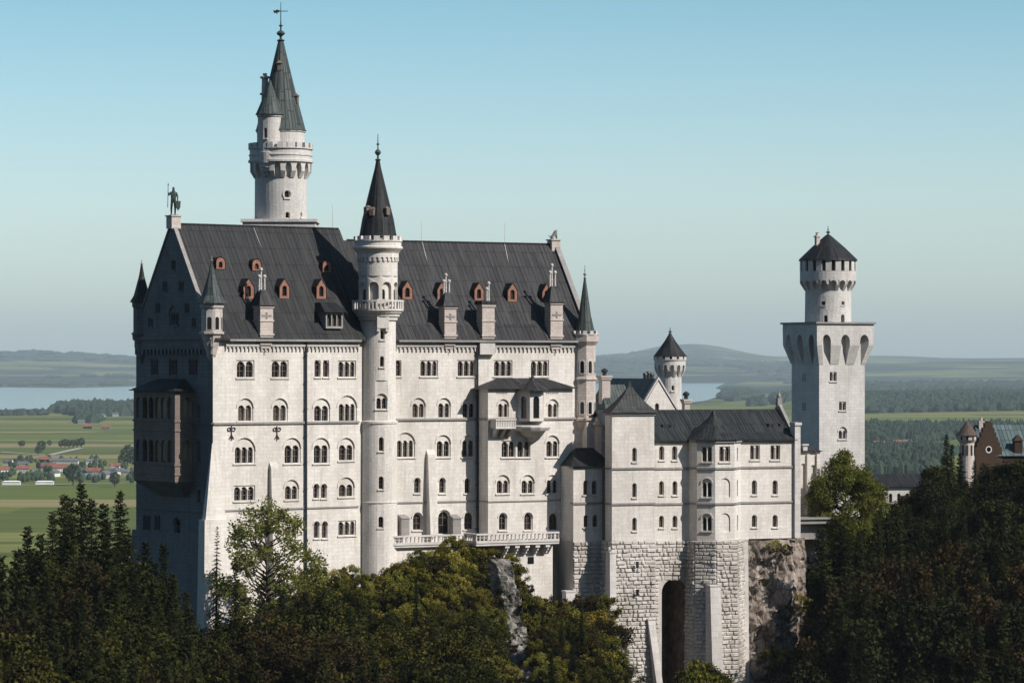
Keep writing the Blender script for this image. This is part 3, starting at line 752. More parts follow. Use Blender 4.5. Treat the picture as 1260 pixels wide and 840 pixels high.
# oriel in the middle of the bay with its balcony
OO = 2.1
ot0, ot1 = P2.t(638, BO), P2.t(668, BO); oz0 = P2.z(518, ot0, BO+1); oz1 = P2.z(480.5, ot0, BO+1); tm = (ot0+ot1)/2
pts = [(ot0-.2, BO), (tm-1.25, BO+OO*.95), (tm+.75, BO+OO), (ot1-.1, BO+.4), (ot1+.1, BO)]
orl = None; W = MB(); hs_all = []
for i in range(4):
    f = P2.sub(*pts[i], *pts[i+1])
    hs = []
    if i < 3:
        c_ = f.L/2; ww_ = min(.95, f.L*.5); hs = [dedup(archpts(c_-ww_/2, c_+ww_/2, oz0+.4, oz1-.75, 6))]; hs_all.append((f, hs[0]))
    W.sheet([[(0, oz0), (f.L, oz0), (f.L, oz1), (0, oz1)]]+hs, f.fn())
    for h in hs: reveal(W, h, f.fn(), f.fn(-.3))
orl = W.build('oriel', M['white'], bay)
W = MB()
for f, h in hs_all: W.sheet([h], f.fn(-.25))
W.build('pane', M['glass'], orl)
W = MB()
cx, cy = P2.P(tm-.1, 0, BO+.7).xy
W.lathe(cx, cy, [(2.45, oz1), (2.3, oz1+.15), (1.2, oz1+.75), (.4, oz1+1.5), (.06, oz1+2.4), (.04, oz1+3.2)], 8, P2.phi+pi/8)
W.lathe(cx, cy, [(.2, oz1+2.9), (.22, oz1+3.1), (.05, oz1+3.3)], 8)
W.build('oriel_roof', M['roof2'], orl)
W = MB(); za = P2.z(527, ot0, BO+1.2); bt_a, bt_b = P2.t(609.5, BO+1.5), P2.t(634, BO+1.5)
bx(W, P2, bt_a, bt_b, za, za+.25, BO, BO+1.7)
nb = 11
for k in range(nb+1):
    t = bt_a+.1+(bt_b-bt_a-.2)*k/nb; bx(W, P2, t-.09, t+.09, za+.25, za+1.15, BO+1.5, BO+1.65)
bx(W, P2, bt_a-.05, bt_b, za+1.15, za+1.35, BO+1.42, BO+1.75); bx(W, P2, bt_a-.05, bt_a+.15, za+.25, za+1.15, BO, BO+1.5); bx(W, P2, bt_a-.08, bt_a+.2, za+1.152, za+1.352, BO, BO+1.415)
for k in range(3):
    t = bt_a+.5+k*1.15
    W.box8([P2.P(t-.2, za-1.2, BO+.3), P2.P(t+.2, za-1.2, BO+.3), P2.P(t+.2, za-1.2, BO), P2.P(t-.2, za-1.2, BO)], [P2.P(t-.2, za-.01, BO+1.6), P2.P(t+.2, za-.01, BO+1.6), P2.P(t+.2, za-.01, BO), P2.P(t-.2, za-.01, BO)])
px_, py_ = P2.P(tm, 0, BO+.1).xy
W.lathe(px_, py_, [(.35, za-1.9), (.8, za-1.2), (1.2, za-1.1), (1.9, za-.4), (2.5, za-.3), (2.75, za+.1), (2.75, za+.3), (2.4, za+.45)], 12, P2.phi)
W.build('balcony', M['trim'], bay)
# south-east corner turret
xT, YT = P2.P(tE-.4, 0, -.1).xy; YT = YT; r = 15.2/F*YT; cpx = 630+F*xT/YT
zt, zb, z0, zc = zpx(341, YT), zpx(409, YT), zpx(517, YT), zpx(543, YT)
W = MB(); a0 = P2.phi+pi/8; r2 = 13/F*YT*1.08
W.lathe(xT, YT, [(.1, zc), (r2*.3, zc+(z0-zc)*.3), (r2*.65, zc+(z0-zc)*.6), (r2*.98, z0-.3), (r2, z0), (r2*1.12, z0+.02), (r2*1.12, z0+.3), (r2*.95, z0+.35), (r2*.95, zpx(467, YT)-.15), (r2*1.08, zpx(467, YT)), (r2*1.08, zpx(465, YT)), (r2*.95, zpx(464, YT)), (r2*.95, zpx(425, YT)), (r2*1.22, zpx(420, YT)), (r2*1.25, zpx(412, YT)), (r2*.8, zpx(411.5, YT)), (r2*.8, zb)], 8, a0)
tt = W.build('corner_turret', M['pink'], palace)
W = MB(); crenel(W, xT, YT, r2*1.12, zpx(412, YT), zpx(407, YT), 12, .3); W.build('battlement', M['trim'], tt)
W = MB(); W.lathe(xT, YT, [(r2*.98, zb-.1), (r2*.9, zb), (r2*.55, zb+(zt-zb)*.3), (.12, zt)], 8, a0); W.build('turret_roof', M['copper'], tt)
W = MB(); finial(W, xT, YT, zt-.3, 2.0, .2); W.build('finial', M['coping'], tt)
for za, zb2 in ((zpx(459, YT), zpx(444, YT)), (zpx(509, YT), zpx(494, YT))):
    for k in (4, 5, 6, 7):
        a = a0+pi/8+k*pi/4; rr = r2*.95*cos(pi/8); f = Frame(xT+rr*cos(a), YT+rr*sin(a), a+pi/2)
        W = MB(); op = dedup(archpts(-.28, .28, za, zb2, 6)); fo = dedup(archpts(-.42, .42, za-.15, zb2+.2, 6)); W.sheet([fo, op], f.fn(.08)); reveal(W, fo, f.fn(0), f.fn(.08)); wq = W.build('window', M['trim'], tt)
        W = MB(); W.sheet([op], f.fn(.02)); W.build('pane', M['glass'], wq)

# ================================================================ STAIR TOWER
cpx, Y0_ = 464, P1.P(tB, 0).y
cx, cy = pB.x, pB.y
st = thing('stair_tower', (cx, cy, -30), 'round white stair tower with pointed dark roof against the middle of the palace front', 'tower')
R = lambda px_: px_/F*cy
Z = lambda y: zpx(y, cy)
A = lambda px, r=23.5: ang(px, cpx, r)
wins = []
def tw(px, wpx, y0, y1, n=1, style='single', r=23.6): wins.append(tower_win(cx, cy, R(r), A(px, r), wpx/F*cy, Z(y1), Z(y0), n, style, st))
tw(470.5, 5.5, 406, 418, r=22); tw(470, 5.5, 438, 451.5, r=22); tw(469.5, 14.5, 484, 503, 2, 'arch', r=22); tw(469, 6.5, 537, 554.5); tw(468.8, 6.5, 585, 601); tw(468.5, 6.5, 634, 648)
prof = [(-38, R(24.3)), (Z(617), R(24.0)), (Z(521), R(23.6))]
W = MB(); tower_shell(W, cx, cy, prof, wins[3:])
tower_shell(W, cx, cy, [(Z(519), R(22.2)), (Z(386), R(22))], wins[:3])
W.lathe(cx, cy, [(R(23.6), Z(521)), (R(24.6), Z(520.5)), (R(24.6), Z(518)), (R(22.2), Z(517))], 48, cap=False)
W.lathe(cx, cy, [(R(24.2), Z(618)), (R(24.7), Z(617.7)), (R(24.7), Z(616.5)), (R(24), Z(616.2))], 48, cap=False)
W.build('tower_wall', M['white'], st)
# belfry storey with blind arcade
W = MB(); rA, rI = R(24.2), R(20.5)
W.lathe(cx, cy, [(rI, Z(386)), (rI, Z(345)), (R(24.0), Z(338))], 48, cap=False)
frieze(W, ringfn(cx, cy, lambda z: rA), 0, 2*pi, Z(372), Z(340), 9, ringfn(cx, cy, lambda z: rI), .74, us=rA)
W.lathe(cx, cy, [(rA, Z(340)), (rA, Z(322.5))], 48, cap=False)
ra2 = R(25.6)
frieze(W, ringfn(cx, cy, lambda z: ra2), 0, 2*pi, Z(322), Z(315.5), 26, ringfn(cx, cy, lambda z: rA), .6, us=rA)
W.lathe(cx, cy, [(rA, Z(322)), (rA, Z(314))], 48, cap=False)
W.lathe(cx, cy, [(ra2, Z(315.5)), (ra2, Z(312)), (R(27), Z(310)), (R(30.5), Z(306)), (R(30.5), Z(304)), (R(28.8), Z(303)), (R(28.8), Z(297.5)), (R(26.5), Z(297.5)), (R(26.5), Z(302)), (.5, Z(302))], 48, cap=False)
up = W.build('belfry_storey', M['white'], st)
W = MB()
for px in (448, 470.5, 487): 
    f = None; a = A(px, 22); rr = rI+.05; fr = Frame(cx+rr*cos(a), cy+rr*sin(a), a+pi/2)
    W.sheet([dedup(archpts(-.36, .36, Z(374), Z(356), 6))], fr.fn(.03))
W.build('pane', M['glass'], up)
W = MB(); crenel(W, cx, cy, R(28), Z(297.5), Z(291), 15, .4, .62, .1); W.build('battlement', M['white'], st)
# gallery
gz0, gz1 = Z(380.5), Z(369.5); GR = R(31)
W = MB(); W.lathe(cx, cy, [(R(24), Z(394)), (R(25), Z(390)), (R(26.5), Z(389.5)), (R(27.5), Z(386)), (R(29), Z(385.5)), (R(30), Z(383)), (GR+.05, Z(382.5)), (GR+.05, Z(380.2)), (R(24), Z(380.2))], 32, cap=False)
W.lathe(cx, cy, [(GR-.12, gz1-.2), (GR+.12, gz1-.2), (GR+.12, gz1), (GR-.12, gz1)], 32, cap=False); W.lathe(cx, cy, [(GR-.12, gz1), (GR+.12, gz1)], 32, cap=False)
for k in range(40):
    a = 2*pi*k/40; hv = .16 if k % 5 else .3; W.box(cx+GR*cos(a), cy+GR*sin(a), gz0, gz1-.2, .09, hv/2, a)
W.build('gallery', M['white'], st)
# square oriel pier under the gallery facing the viewer
W = MB(); a = A(470.5, 22); f = Frame(cx+R(20)*cos(a), cy+R(20)*sin(a), a+pi/2)
bx(W, f, -R(7.5), R(7.5), Z(404), Z(380), 0, R(5.2)); bx(W, f, -R(7.5), -R(3.6), Z(408), Z(404), 0, R(4.6)); bx(W, f, R(3.6), R(7.5), Z(408), Z(404), 0, R(4.6))
bx(W, f, -R(8), R(8), Z(380)+.003, Z(368.5), R(1), R(6))
W.build('gallery_pier', M['white'], st)
# roof
W = MB(); W.lathe(cx, cy, [(R(23.6), Z(292)), (R(22.8), Z(289)), (R(19.5), Z(270)), (R(4), Z(207)), (R(2.6), Z(199))], 20); 
cr = W.build('cone_roof', M['roof'], st)
W = MB()
for px, yy in ((456, 261), (479, 260), (447.5, 259)):
    a = A(px, 24); rr = R(16.5); W = MB(); W.box(cx+rr*cos(a), cy+rr*sin(a), Z(yy+5), Z(yy-3), .6, .3, a); W.box(cx+rr*cos(a), cy+rr*sin(a), Z(yy-3)+.003, Z(yy-5.5), .6, .4, a, .3); W.build('roof_dormer', M['brownwood'], cr)
W = MB(); finial(W, cx, cy, Z(200), Z(165)-Z(200), .36); W.build('finial', M['bronze'], st)

# ================================================================ TALL NORTH TOWER
cpx = 345.5; tq = P1.t(cpx, -19.5); q = P1.P(tq, 0, -19.5); cx, cy = q.x, q.y
nt_ = thing('tall_tower', (cx, cy, -20), 'tallest round tower with battlements and green-grey spire rising behind the palace roof', 'tower')
R = lambda p: p/F*cy
Z = lambda y: zpx(y, cy)
A = lambda px, r=32: ang(px, cpx, r)
wins = []
for px, wp, y0, y1 in ((355.5, 6.2, 236, 245), (356, 5.6, 262, 270), (372, 3.4, 262, 268)):
    wins.append(tower_win(cx, cy, R(32), A(px), wp/F*cy, Z(y1), Z(y0), 1, 'single' if y0 > 250 else 'rect', nt_))
W = MB(); tower_shell(W, cx, cy, [(Z(470), R(32.5)), (Z(249), R(32)), (Z(200), R(31.6))], []+wins[:0])
W = MB()
tower_shell(W, cx, cy, [(Z(450), R(32.6)), (Z(274), R(32.2))], [])
tower_shell(W, cx, cy, [(Z(274), R(32.1)), (Z(250), R(32))], wins[1:])
tower_shell(W, cx, cy, [(Z(250), R(32)), (Z(218), R(31.8))], wins[:1])
tower_shell(W, cx, cy, [(Z(218), R(31.8)), (Z(200), R(31.8))], [])
W.build('tower_wall', M['tower'], nt_)
W = MB(); a = A(355.5); f = Frame(cx+R(32)*cos(a), cy+R(32)*sin(a), a+pi/2); zc = Z(240.5); k = 14   # round hood of the oculus
for i in range(k):
    a1, a2 = 2*pi*i/k, 2*pi*(i+1)/k; r0, r1 = R(4.4), R(6)
    W.face([f.P(r1*cos(a1), zc+r1*sin(a1), .06), f.P(r1*cos(a2), zc+r1*sin(a2), .06), f.P(r0*cos(a2), zc+r0*sin(a2), .06), f.P(r0*cos(a1), zc+r0*sin(a1), .06)][::-1])
    W.face([f.P(r1*cos(a1), zc+r1*sin(a1), -.1), f.P(r1*cos(a2), zc+r1*sin(a2), -.1), f.P(r1*cos(a2), zc+r1*sin(a2), .06), f.P(r1*cos(a1), zc+r1*sin(a1), .06)])
W.build('oculus_surround', M['trim'], nt_)
W = MB()
def rf(z): k = min(1, max(0, (z-Z(220))/(Z(212)-Z(220)))); return R(33.0)+k*R(4.8)
machic(W, ringfn(cx, cy, rf), ringfn(cx, cy, lambda z: R(31.7)), .05, 2*pi+.05, Z(220), Z(212), Z(198), 17, R(36), .58)
W.lathe(cx, cy, [(R(37.8), Z(201)), (R(40), Z(200.5)), (R(40), Z(198)), (R(38.6), Z(197)), (R(38.4), Z(193)), (R(39.4), Z(192.6)), (R(39.4), Z(191)), (R(38.3), Z(190.6)), (R(38.3), Z(184.5)), (R(36), Z(184.5)), (R(36), Z(191)), (1, Z(191))], 48, cap=False)
W.build('machicolation', M['tower'], nt_)
W = MB(); crenel(W, cx, cy, R(37.6), Z(184.5), Z(177), 20, .5, .6, .05); W.build('battlement', M['tower'], nt_)
W = MB(); W.lathe(cx, cy, [(R(29.3), Z(191)), (R(29.3), Z(164)), (R(30.5), Z(163)), (R(30.5), Z(161))], 40); W.build('upper_drum', M['tower'], nt_)
W = MB(); W.lathe(cx, cy, [(R(31.8), Z(161.5)), (R(30.6), Z(160)), (R(21), Z(124)), (R(14.5), Z(98)), (R(4.6), Z(56)), (R(3.4), Z(51))], 16); W.build('spire', M['copper'], nt_)
W = MB()
for px, yy, rr in ((344, 81, 9.5), (364.5, 121, 20)):
    a = A(px, 24) if px < 350 else -.35; r_ = R(rr); W = MB(); W.box(cx+r_*cos(a), cy+r_*sin(a), Z(yy+7), Z(yy-2), R(3.2), R(2.6), a); W.box(cx+r_*cos(a), cy+r_*sin(a), Z(yy-2)+.003, Z(yy-5.5), R(4.5), R(3.6), a, .25); W.build('spire_dormer', M['brownwood'], nt_)
W = MB(); finial(W, cx, cy, Z(53), Z(20)-Z(53), .5)
W.tube((cx, cy, Z(24)), (cx, cy, Z(3)), .08, .04, 5)
W.build('finial', M['bronze'], nt_)
W = MB(); zf = Z(14)
W.tube((cx-R(9), cy, zf), (cx+R(9), cy, zf), .08, .05, 5); W.tube((cx, cy-R(4), zf-.3), (cx, cy+R(4), zf-.3), .06, .05, 5)
pr = [(-9.5, 1.2), (-7, .5), (-5, 2.0), (-1.5, 1.0), (-1.5, -1.0), (-4, -1.8), (-4.6, -4.2), (-6, -2.0), (-8.2, -2.6)]
f = Frame(cx, cy, 0)
W.sheet([[(R(a), zf-R(b)*-1) for a, b in pr]], f.fn(.05)); W.sheet([[(R(a), zf+R(b)) for a, b in pr]], f.fn(-.05))
reveal(W, [(R(a), zf+R(b)) for a, b in pr], f.fn(-.05), f.fn(.05))
W.build('weather_vane', M['iron'], nt_)
# side stair turret
sx = px2w(332, cy-2.6); sy = cy-2.6; rs = 14.8/F*sy
W = MB(); wn = [tower_win(sx, sy, rs, ang(327.5, 332, 14.8), 4.2/F*sy, zpx(171, sy), zpx(158.5, sy), 1, 'rect', nt_)]
tower_shell(W, sx, sy, [(zpx(187, sy), rs), (zpx(144.5, sy), rs)], wn, 32)
W.lathe(sx, sy, [(.3, zpx(226, sy)), (rs*.35, zpx(222, sy)), (rs*.4, zpx(217, sy)), (rs*.62, zpx(216.5, sy)), (rs*.62, zpx(212, sy)), (rs*.78, zpx(211.5, sy)), (rs*.78, zpx(207, sy)), (rs*.9, zpx(206.5, sy)), (rs*.9, zpx(202, sy)), (rs*1.03, zpx(201, sy)), (rs*1.03, zpx(188, sy)), (rs, zpx(187, sy))], 28, cap=False)
W.lathe(sx, sy, [(rs, zpx(145, sy)), (rs*1.08, zpx(144, sy)), (rs*1.08, zpx(141, sy))], 32)
W.build('stair_turret', M['tower'], nt_)
W = MB(); W.lathe(sx, sy, [(rs*1.22, zpx(141.5, sy)), (rs*1.12, zpx(139, sy)), (rs*.6, zpx(121, sy)), (.12, zpx(99, sy))], 16); W.build('turret_roof', M['copper'], nt_)
W = MB(); qx = px2w(326, cy+.6); W.lathe(qx, cy+.6, [(.55, Z(150)), (.5, Z(117)), (.75, Z(116.5)), (.75, Z(114.5)), (.5, Z(114)), (.45, Z(97)), (.7, Z(96)), (.7, Z(94)), (.3, Z(93)), (.3, Z(90))], 10); W.build('chimney_pipe', M['trim'], nt_)
W = MB(); W.box(cx, cy, Z(295), Z(274.5), R(45)*.98, R(36), P1.phi*0); 
W.box(cx, cy, Z(274.5)+.003, Z(271), R(47)*.99, R(38), 0)
W.build('tower_plinth', M['trim'], nt_)
#PART3
M['recess'] = plain('brown_rock', (.17, .125, .095), .95, .5, .8)  # brown lining of the arch, mottled at random
M['brownwood2'] = plain('brown_tiles', (.075, .05, .042), .8, .3, 2)
# ================================================================ BOWER (right wing) on its rusticated base
PK = Frame(px2w(753, 462), 462, radians(22))
bow = thing('bower', (*PK.P(12, 0, -4).xy, -45), 'white three-storey wing with square tower and polygonal bay on a rough ashlar base', 'building')
def zk(y, t=8, o=0): return PK.z(y, t, o)
def wallseg(fr, t0, t1, z0, z1, wins, out, mat, parent, name='wall'):
    mb = MB(); hs = [winpx(fr, *w[:4], *w[4:6], out=out, parent=parent, **(w[6] if len(w) > 6 else {})) for w in wins]
    mb.sheet([[(t0, z0), (t1, z0), (t1, z1), (t0, z1)]]+hs, fr.fn(out)); return mb.build(name, M[mat], parent)
def rustic(mb, fr, t0, t1, z0, z1, out, batter=0, seed=0, course=.56):
    r_ = random.Random(seed); z = z1; row = 0
    while z > z0:
        h = course*r_.uniform(.85, 1.2); t = t0-(batter*(z1-z)*.0); k = batter*(z1-z)
        t = t0
        bx(mb, fr, t0, t1, z-h, z, out-1.0, out+k-.05)
        while t < t1-.05:
            wd = r_.uniform(.45, 1.5); e = min(t1, t+wd); 
            if t1-e < .5: e = t1
            p = r_.uniform(.05, .26); g = .035
            b = [fr.P(t+g, z-h+g, out+k-.06), fr.P(e-g, z-h+g, out+k-.06), fr.P(e-g, z-g, out+k-.06), fr.P(t+g, z-g, out+k-.06)]
            i = .13
            q = [fr.P(t+i+r_.uniform(-.05, .05), z-h+i, out+k+p*r_.uniform(.5, 1.2)), fr.P(e-i+r_.uniform(-.05, .05), z-h+i, out+k+p*r_.uniform(.5, 1.2)), fr.P(e-i, z-i, out+k+p*r_.uniform(.5, 1.2)), fr.P(t+i, z-i, out+k+p*r_.uniform(.5, 1.2))]
            mb.face(q)
            for a in range(4): mb.face((b[a], b[(a+1) % 4], q[(a+1) % 4], q[a]))
            t = e
        z -= h
# K1 square tower
k1a, k1b = 0, PK.t(805); zt = zk(507.5); zb = zk(664)
KD = 2.4
W1 = wallseg(PK, k1a, k1b, zb, zt, [(778, 783.5, 550.5, 568, 1, 'single'), (778, 783.5, 594, 612, 1, 'single'), (778, 783.5, 636.5, 653, 1, 'single')], 0, 'white', bow)
W = MB(); f = PK.sub(k1a, -KD, k1a, 0); W.sheet([[(0, zb), (KD, zb), (KD, zt), (0, zt)]], f.fn()); f = PK.sub(k1b, 0, k1b, -KD); W.sheet([[(0, zb), (KD, zb), (KD, zt), (0, zt)]], f.fn())
f = PK.sub(k1b, -KD, k1a, -KD); W.sheet([[(0, zb), (f.L, zb), (f.L, zt), (0, zt)]], f.fn())
W.build('wall', M['white'], bow)
def hip(mb, fr, t0, t1, o0, o1, z0, z1, ov=.45, curve=.45, ridge=0.0, ridge_o=0.0):
    """bell-shaped hipped roof over t0..t1, o0(front)..o1(back)"""
    tm, om = (t0+t1)/2, (o0+o1)/2; ht, ho = (t1-t0)/2+ov, abs(o0-o1)/2+ov
    rows = []
    for k in (0, .06, .2, .4, .6, .8, 1):
        e = (1-k)**(1+curve); z = z0+(z1-z0)*k
        a = ridge+(ht-ridge)*e; b = ridge_o+(ho-ridge_o)*e
        a = max(a, .04); b = max(b, .04)
        rows.append([fr.P(tm-a, z, om+b), fr.P(tm+a, z, om+b), fr.P(tm+a, z, om-b), fr.P(tm-a, z, om-b)])
    mb.grid(rows, True); mb.face(rows[0][::-1]); mb.face(rows[-1])
W = MB(); hip(W, PK, k1a, k1b, 0, -KD, zt, zk(468, 4, -1.2), .45, .5); W.build('square_tower_roof', M['dcopper'], bow)
# K2 recessed
KO = -3.2
k2a, k2b = k1b, PK.t(849, KO); ze = PK.z(541, 15, KO)
zb2 = PK.z(664, 15, KO)
wallseg(PK, k1b, k2b, zb2, ze, [(811, 817.5, 548.5, 566, 1, 'single'), (827, 833.5, 548.5, 566, 1, 'single'), (811, 817, 591.5, 609, 1, 'single'), (827.5, 833.5, 591.5, 609, 1, 'single'), (811, 817, 634, 649, 1, 'single'), (827.5, 833.5, 634, 649, 1, 'single')], KO, 'white', bow)
# K4
k4a, k4b = PK.t(908, KO), PK.t(981, KO)
wallseg(PK, k4a, k4b, zb2, ze, [(923, 935, 547.5, 565.5, 2, 'rect'), (948, 960, 547.5, 565.5, 2, 'rect'), (925, 931.5, 590.5, 608.5, 1, 'single'), (950.5, 957, 590.5, 608.5, 1, 'single'), (925, 931.5, 633, 648.5, 1, 'single'), (950.5, 957, 633, 648.5, 1, 'single')], KO, 'white', bow)
W = MB(); f = PK.sub(k4b, KO, k4b, KO-11); L_ = 11; zr_ = PK.z(503.5, 20, KO-5.5)
W.sheet([[(0, zb2), (L_, zb2), (L_, ze), (L_/2, zr_), (0, ze)]], f.fn()); 
W.build('wall', M['white'], bow)
W = MB(); bx(W, PK, PK.t(976.5, KO), k4b+.3, zb2, PK.z(523, k4b, KO), KO-1.1, KO+.45); bx(W, PK, PK.t(976, KO), k4b+.45, PK.z(523, k4b, KO)+.002, PK.z(519.5, k4b, KO), KO-1.2, KO+.6)
W.build('end_pilaster', M['trim'], bow)
W = MB(); gable_roof(W, PK, k1a+1.2, k4b-.2, ze, zr_, 5.5, .45); 
# shift the generic roof (built for out=0) to this plane
W.v = [(p[0]+PK.n.x*KO, p[1]+PK.n.y*KO, p[2]) for p in W.v]
W.build('main_roof', M['dcopper'], bow)
W = MB()
for px, py in ((818, 519), (826, 519), (948, 524), (962, 527)):
    m = 2.4; o = KO-m; t = PK.t(px, o); z = ze+m*(zr_-ze)/5.5; bx(W, PK, t-.45, t+.45, z-.15, z+.35, o-.8, o+.3)
W.build('roof_hatches', M['roof2'], bow)
W = MB(); t = k4b-.2     # raised gable parapet at the right end
W.sheet([[(.3-KO*0, ze-.2), (-5.5, zr_+1.0), (-11.3, ze-.2)]], lambda a, z: PK.P(t+.28, z, KO+a)); W.sheet([[(.3, ze-.2), (-5.5, zr_+1.0), (-11.3, ze-.2)]], lambda a, z: PK.P(t-.2, z, KO+a))
for a, b in (((.3, ze-.2), (-5.5, zr_+1.0)), ((-5.5, zr_+1.0), (-11.3, ze-.2))):
    W.face((PK.P(t-.2, a[1], KO+a[0]), PK.P(t+.28, a[1], KO+a[0]), PK.P(t+.28, b[1], KO+b[0]), PK.P(t-.2, b[1], KO+b[0])))
pz = PK.P(t, 0, KO-5.5); W.box(pz.x, pz.y, zr_+.5, zr_+1.6, .35, .35, PK.phi); W.lathe(pz.x, pz.y, [(.3, zr_+1.6), (.35, zr_+1.9), (.05, zr_+2.6)], 8)
W.build('gable_parapet', M['coping'], bow)
# K3 polygonal bay
A_ = (PK.t(847.5, KO), KO); B_ = (PK.t(857.5, -1.3), -1.3); C_ = (PK.t(880, .3), .3); D_ = (PK.t(904, .3), .3); E_ = (PK.t(911.5, KO), KO)
poly = [A_, B_, C_, D_, E_]
zt3 = PK.z(541, 14, -1); zb3 = PK.z(664.5, 14, -1)
specs = [[], [(863.5, 876, 549.5, 568, 2, 'rect'), (863.5, 876, 588.5, 611.5, 2, 'arch'), (863.5, 876, 631.5, 653, 2, 'arch')],
         [(885, 898.5, 549, 568, 2, 'rect')], []]
W = MB(); BL = MB()
for i in range(4):
    f = PK.sub(*poly[i], *poly[i+1]); hs = [winpx(f, *w, parent=bow) for w in specs[i]]
    if i == 2:
        for y0, y1 in ((588, 611.5), (631, 654)):
            ta, tb = f.t(885.5), f.t(898.5); h = dedup(archpts(ta, tb, f.z(y1, ta), f.z(y0, ta), 8)); hs.append(h); reveal(W, h, f.fn(), f.fn(-.16)); W.sheet([h], f.fn(-.16))
    if i == 3:
        for y0, y1 in ((550, 567), (590, 610), (633, 652)):
            c_ = f.L*.45; h = dedup(archpts(c_-.35, c_+.35, f.z(y1, c_), f.z(y0, c_), 6)); hs.append(h); reveal(W, h, f.fn(), f.fn(-.3)); BL.sheet([h], f.fn(-.3))
    W.sheet([[(0, zb3), (f.L, zb3), (f.L, zt3), (0, zt3)]]+hs, f.fn())
pb = W.build('polygonal_bay', M['white'], bow); BL.build('pane', M['glass'], pb)
W = MB()
rc = (PK.t(878, -2.8), -2.8)
ov = [(rc[0]+(p[0]-rc[0])*1.14, rc[1]+(p[1]-rc[1])*1.16) for p in poly]+[(E_[0]+.3, KO-3), (A_[0]-.3, KO-3)]
rows = []
for k in (0, .05, .25, .5, .75, 1):
    e = (1-k)**1.5; rows.append([PK.P(rc[0]+(p[0]-rc[0])*max(e, .01), zt3+(PK.z(503.5, 14, -2.8)-zt3)*k, rc[1]+(p[1]-rc[1])*max(e, .01)) for p in ov])
W.grid(rows, True); W.face(rows[0][::-1]); W.face(rows[-1]); W.build('bay_roof', M['dcopper'], bow)
# courses
W = MB()
for y, th in ((575, .2), (618.5, .2)):
    z = zk(y); bx(W, PK, k1a-.12, k1b+.12, z-th, z+.08, -KD, .16)
    z = PK.z(y, 15, KO); bx(W, PK, k1b+.13, k2b, z-th, z+.08, KO, KO+.16); bx(W, PK, k4a, PK.t(976.5, KO), z-th, z+.08, KO, KO+.16)
    z = PK.z(y+.5, 14, -1)
    for i in range(4):
        f = PK.sub(*poly[i], *poly[i+1]); bx(W, f, -.03, f.L+.05, z-th, z+.08, 0, .17)
for i in range(4):
    f = PK.sub(*poly[i], *poly[i+1]); bx(W, f, -.03, f.L+.05, zt3-.4, zt3-.01, 0, .25)
bx(W, PK, k1a-.15, k1b+.15, zt-.35, zt-.005, -KD, .2); bx(W, PK, k1b+.2, k4b, ze-.35, ze-.005, KO, KO+.2)
W.build('string_course', M['coping'], bow)
# K0 small bay house at the left
o0 = -3.4; ta, tb = PK.t(705.5, o0), k1a
z0, z1 = PK.z(666, ta, o0), PK.z(573.5, ta, o0)
wallseg(PK, ta, tb, z0, z1, [(717.5, 724.5, 590.5, 608.5, 1, 'single'), (728, 735, 590.5, 608.5, 1, 'single'), (718, 724.5, 633, 648.5, 1, 'single'), (729, 735.5, 633, 648.5, 1, 'single')], o0, 'white', bow)
W = MB(); f = PK.sub(ta-.5, o0-4.6, ta, o0); W.sheet([[(0, z0), (f.L, z0), (f.L, z1), (0, z1)]], f.fn()); W.build('wall', M['white'], bow)
W = MB(); hip(W, PK, ta, tb+1.5, o0, o0-6.0, z1, PK.z(551, ta, o0-2), .5, .1, ridge=1.3); W.build('small_roof', M['roof'], bow)
W = MB(); z = PK.z(618.5, ta, o0); bx(W, PK, ta-.1, tb, z-.2, z+.08, o0-4, o0+.16); bx(W, PK, ta-.15, tb, z1-.3, z1-.005, o0-4.8, o0+.2); W.build('string_course', M['coping'], bow)
# rusticated bases
W = MB(); rustic(W, PK, -.25, k1b+.1, -52, zb-.02, .2, .025, 1)
f = PK.sub(-.25, -3.3, -.25, .2); rustic(W, f, 0, f.L, -52, zb-.02, 0, .02, 2)
W.build('stone_base', M['rough'], bow)
W = MB(); zz = PK.z(712, 8, KO)     # wall with the tall arch between the two towers
k2m0, k2m1 = PK.t(813, KO), PK.t(843, KO)
rustic(W, PK, k1b, k2b+.6, zz+.25, zb2-.02, KO+.15, 0, 3); rustic(W, PK, k1b, k2m0-.35, -53, zz+.25, KO+.14, 0, 4)
hs = dedup(archpts(k2m0+.1, k2m1+.2, -54, zz, 12))
W.sheet([[(k1b-.2, -53.9), (k2b+.8, -53.9), (k2b+.8, zz+.5), (k1b-.2, zz+.5)], [(a, max(z, -53)) for a, z in hs]], PK.fn(KO+.12))
W.build('arch_wall', M['rough'], bow); W = MB()
reveal(W, [(a, max(z, -53)) for a, z in hs], PK.fn(KO+.10), PK.fn(KO-7)); W.sheet([hs], PK.fn(KO-7))
W.build('arch_recess', M['recess'], bow)
W = MB()
bp = [(A_[0]-.4, KO), (B_[0]-.35, -1.15), (C_[0], .65), (D_[0]+.3, .65), (E_[0]+.5, KO)]
for i in range(4):
    f = PK.sub(*bp[i], *bp[i+1]); rustic(W, f, -.05, f.L+.05, -56, zb3-.02, 0, .018, 10+i)
W.build('stone_base', M['rough'], bow)
W = MB(); rustic(W, PK, ta-.1, tb-.2, PK.z(770, ta, o0), z0-.02, o0+.15, .01, 20); f = PK.sub(ta-.5, o0-4.6, ta-.1, o0+.15); W.sheet([[(0, -46), (f.L, -46), (f.L, z0), (0, z0)]], f.fn())
bx(W, PK, ta-.2, tb-.2, -52, PK.z(770, ta, o0), o0-4, o0+.1)
W.build('stone_base', M['rough'], bow)
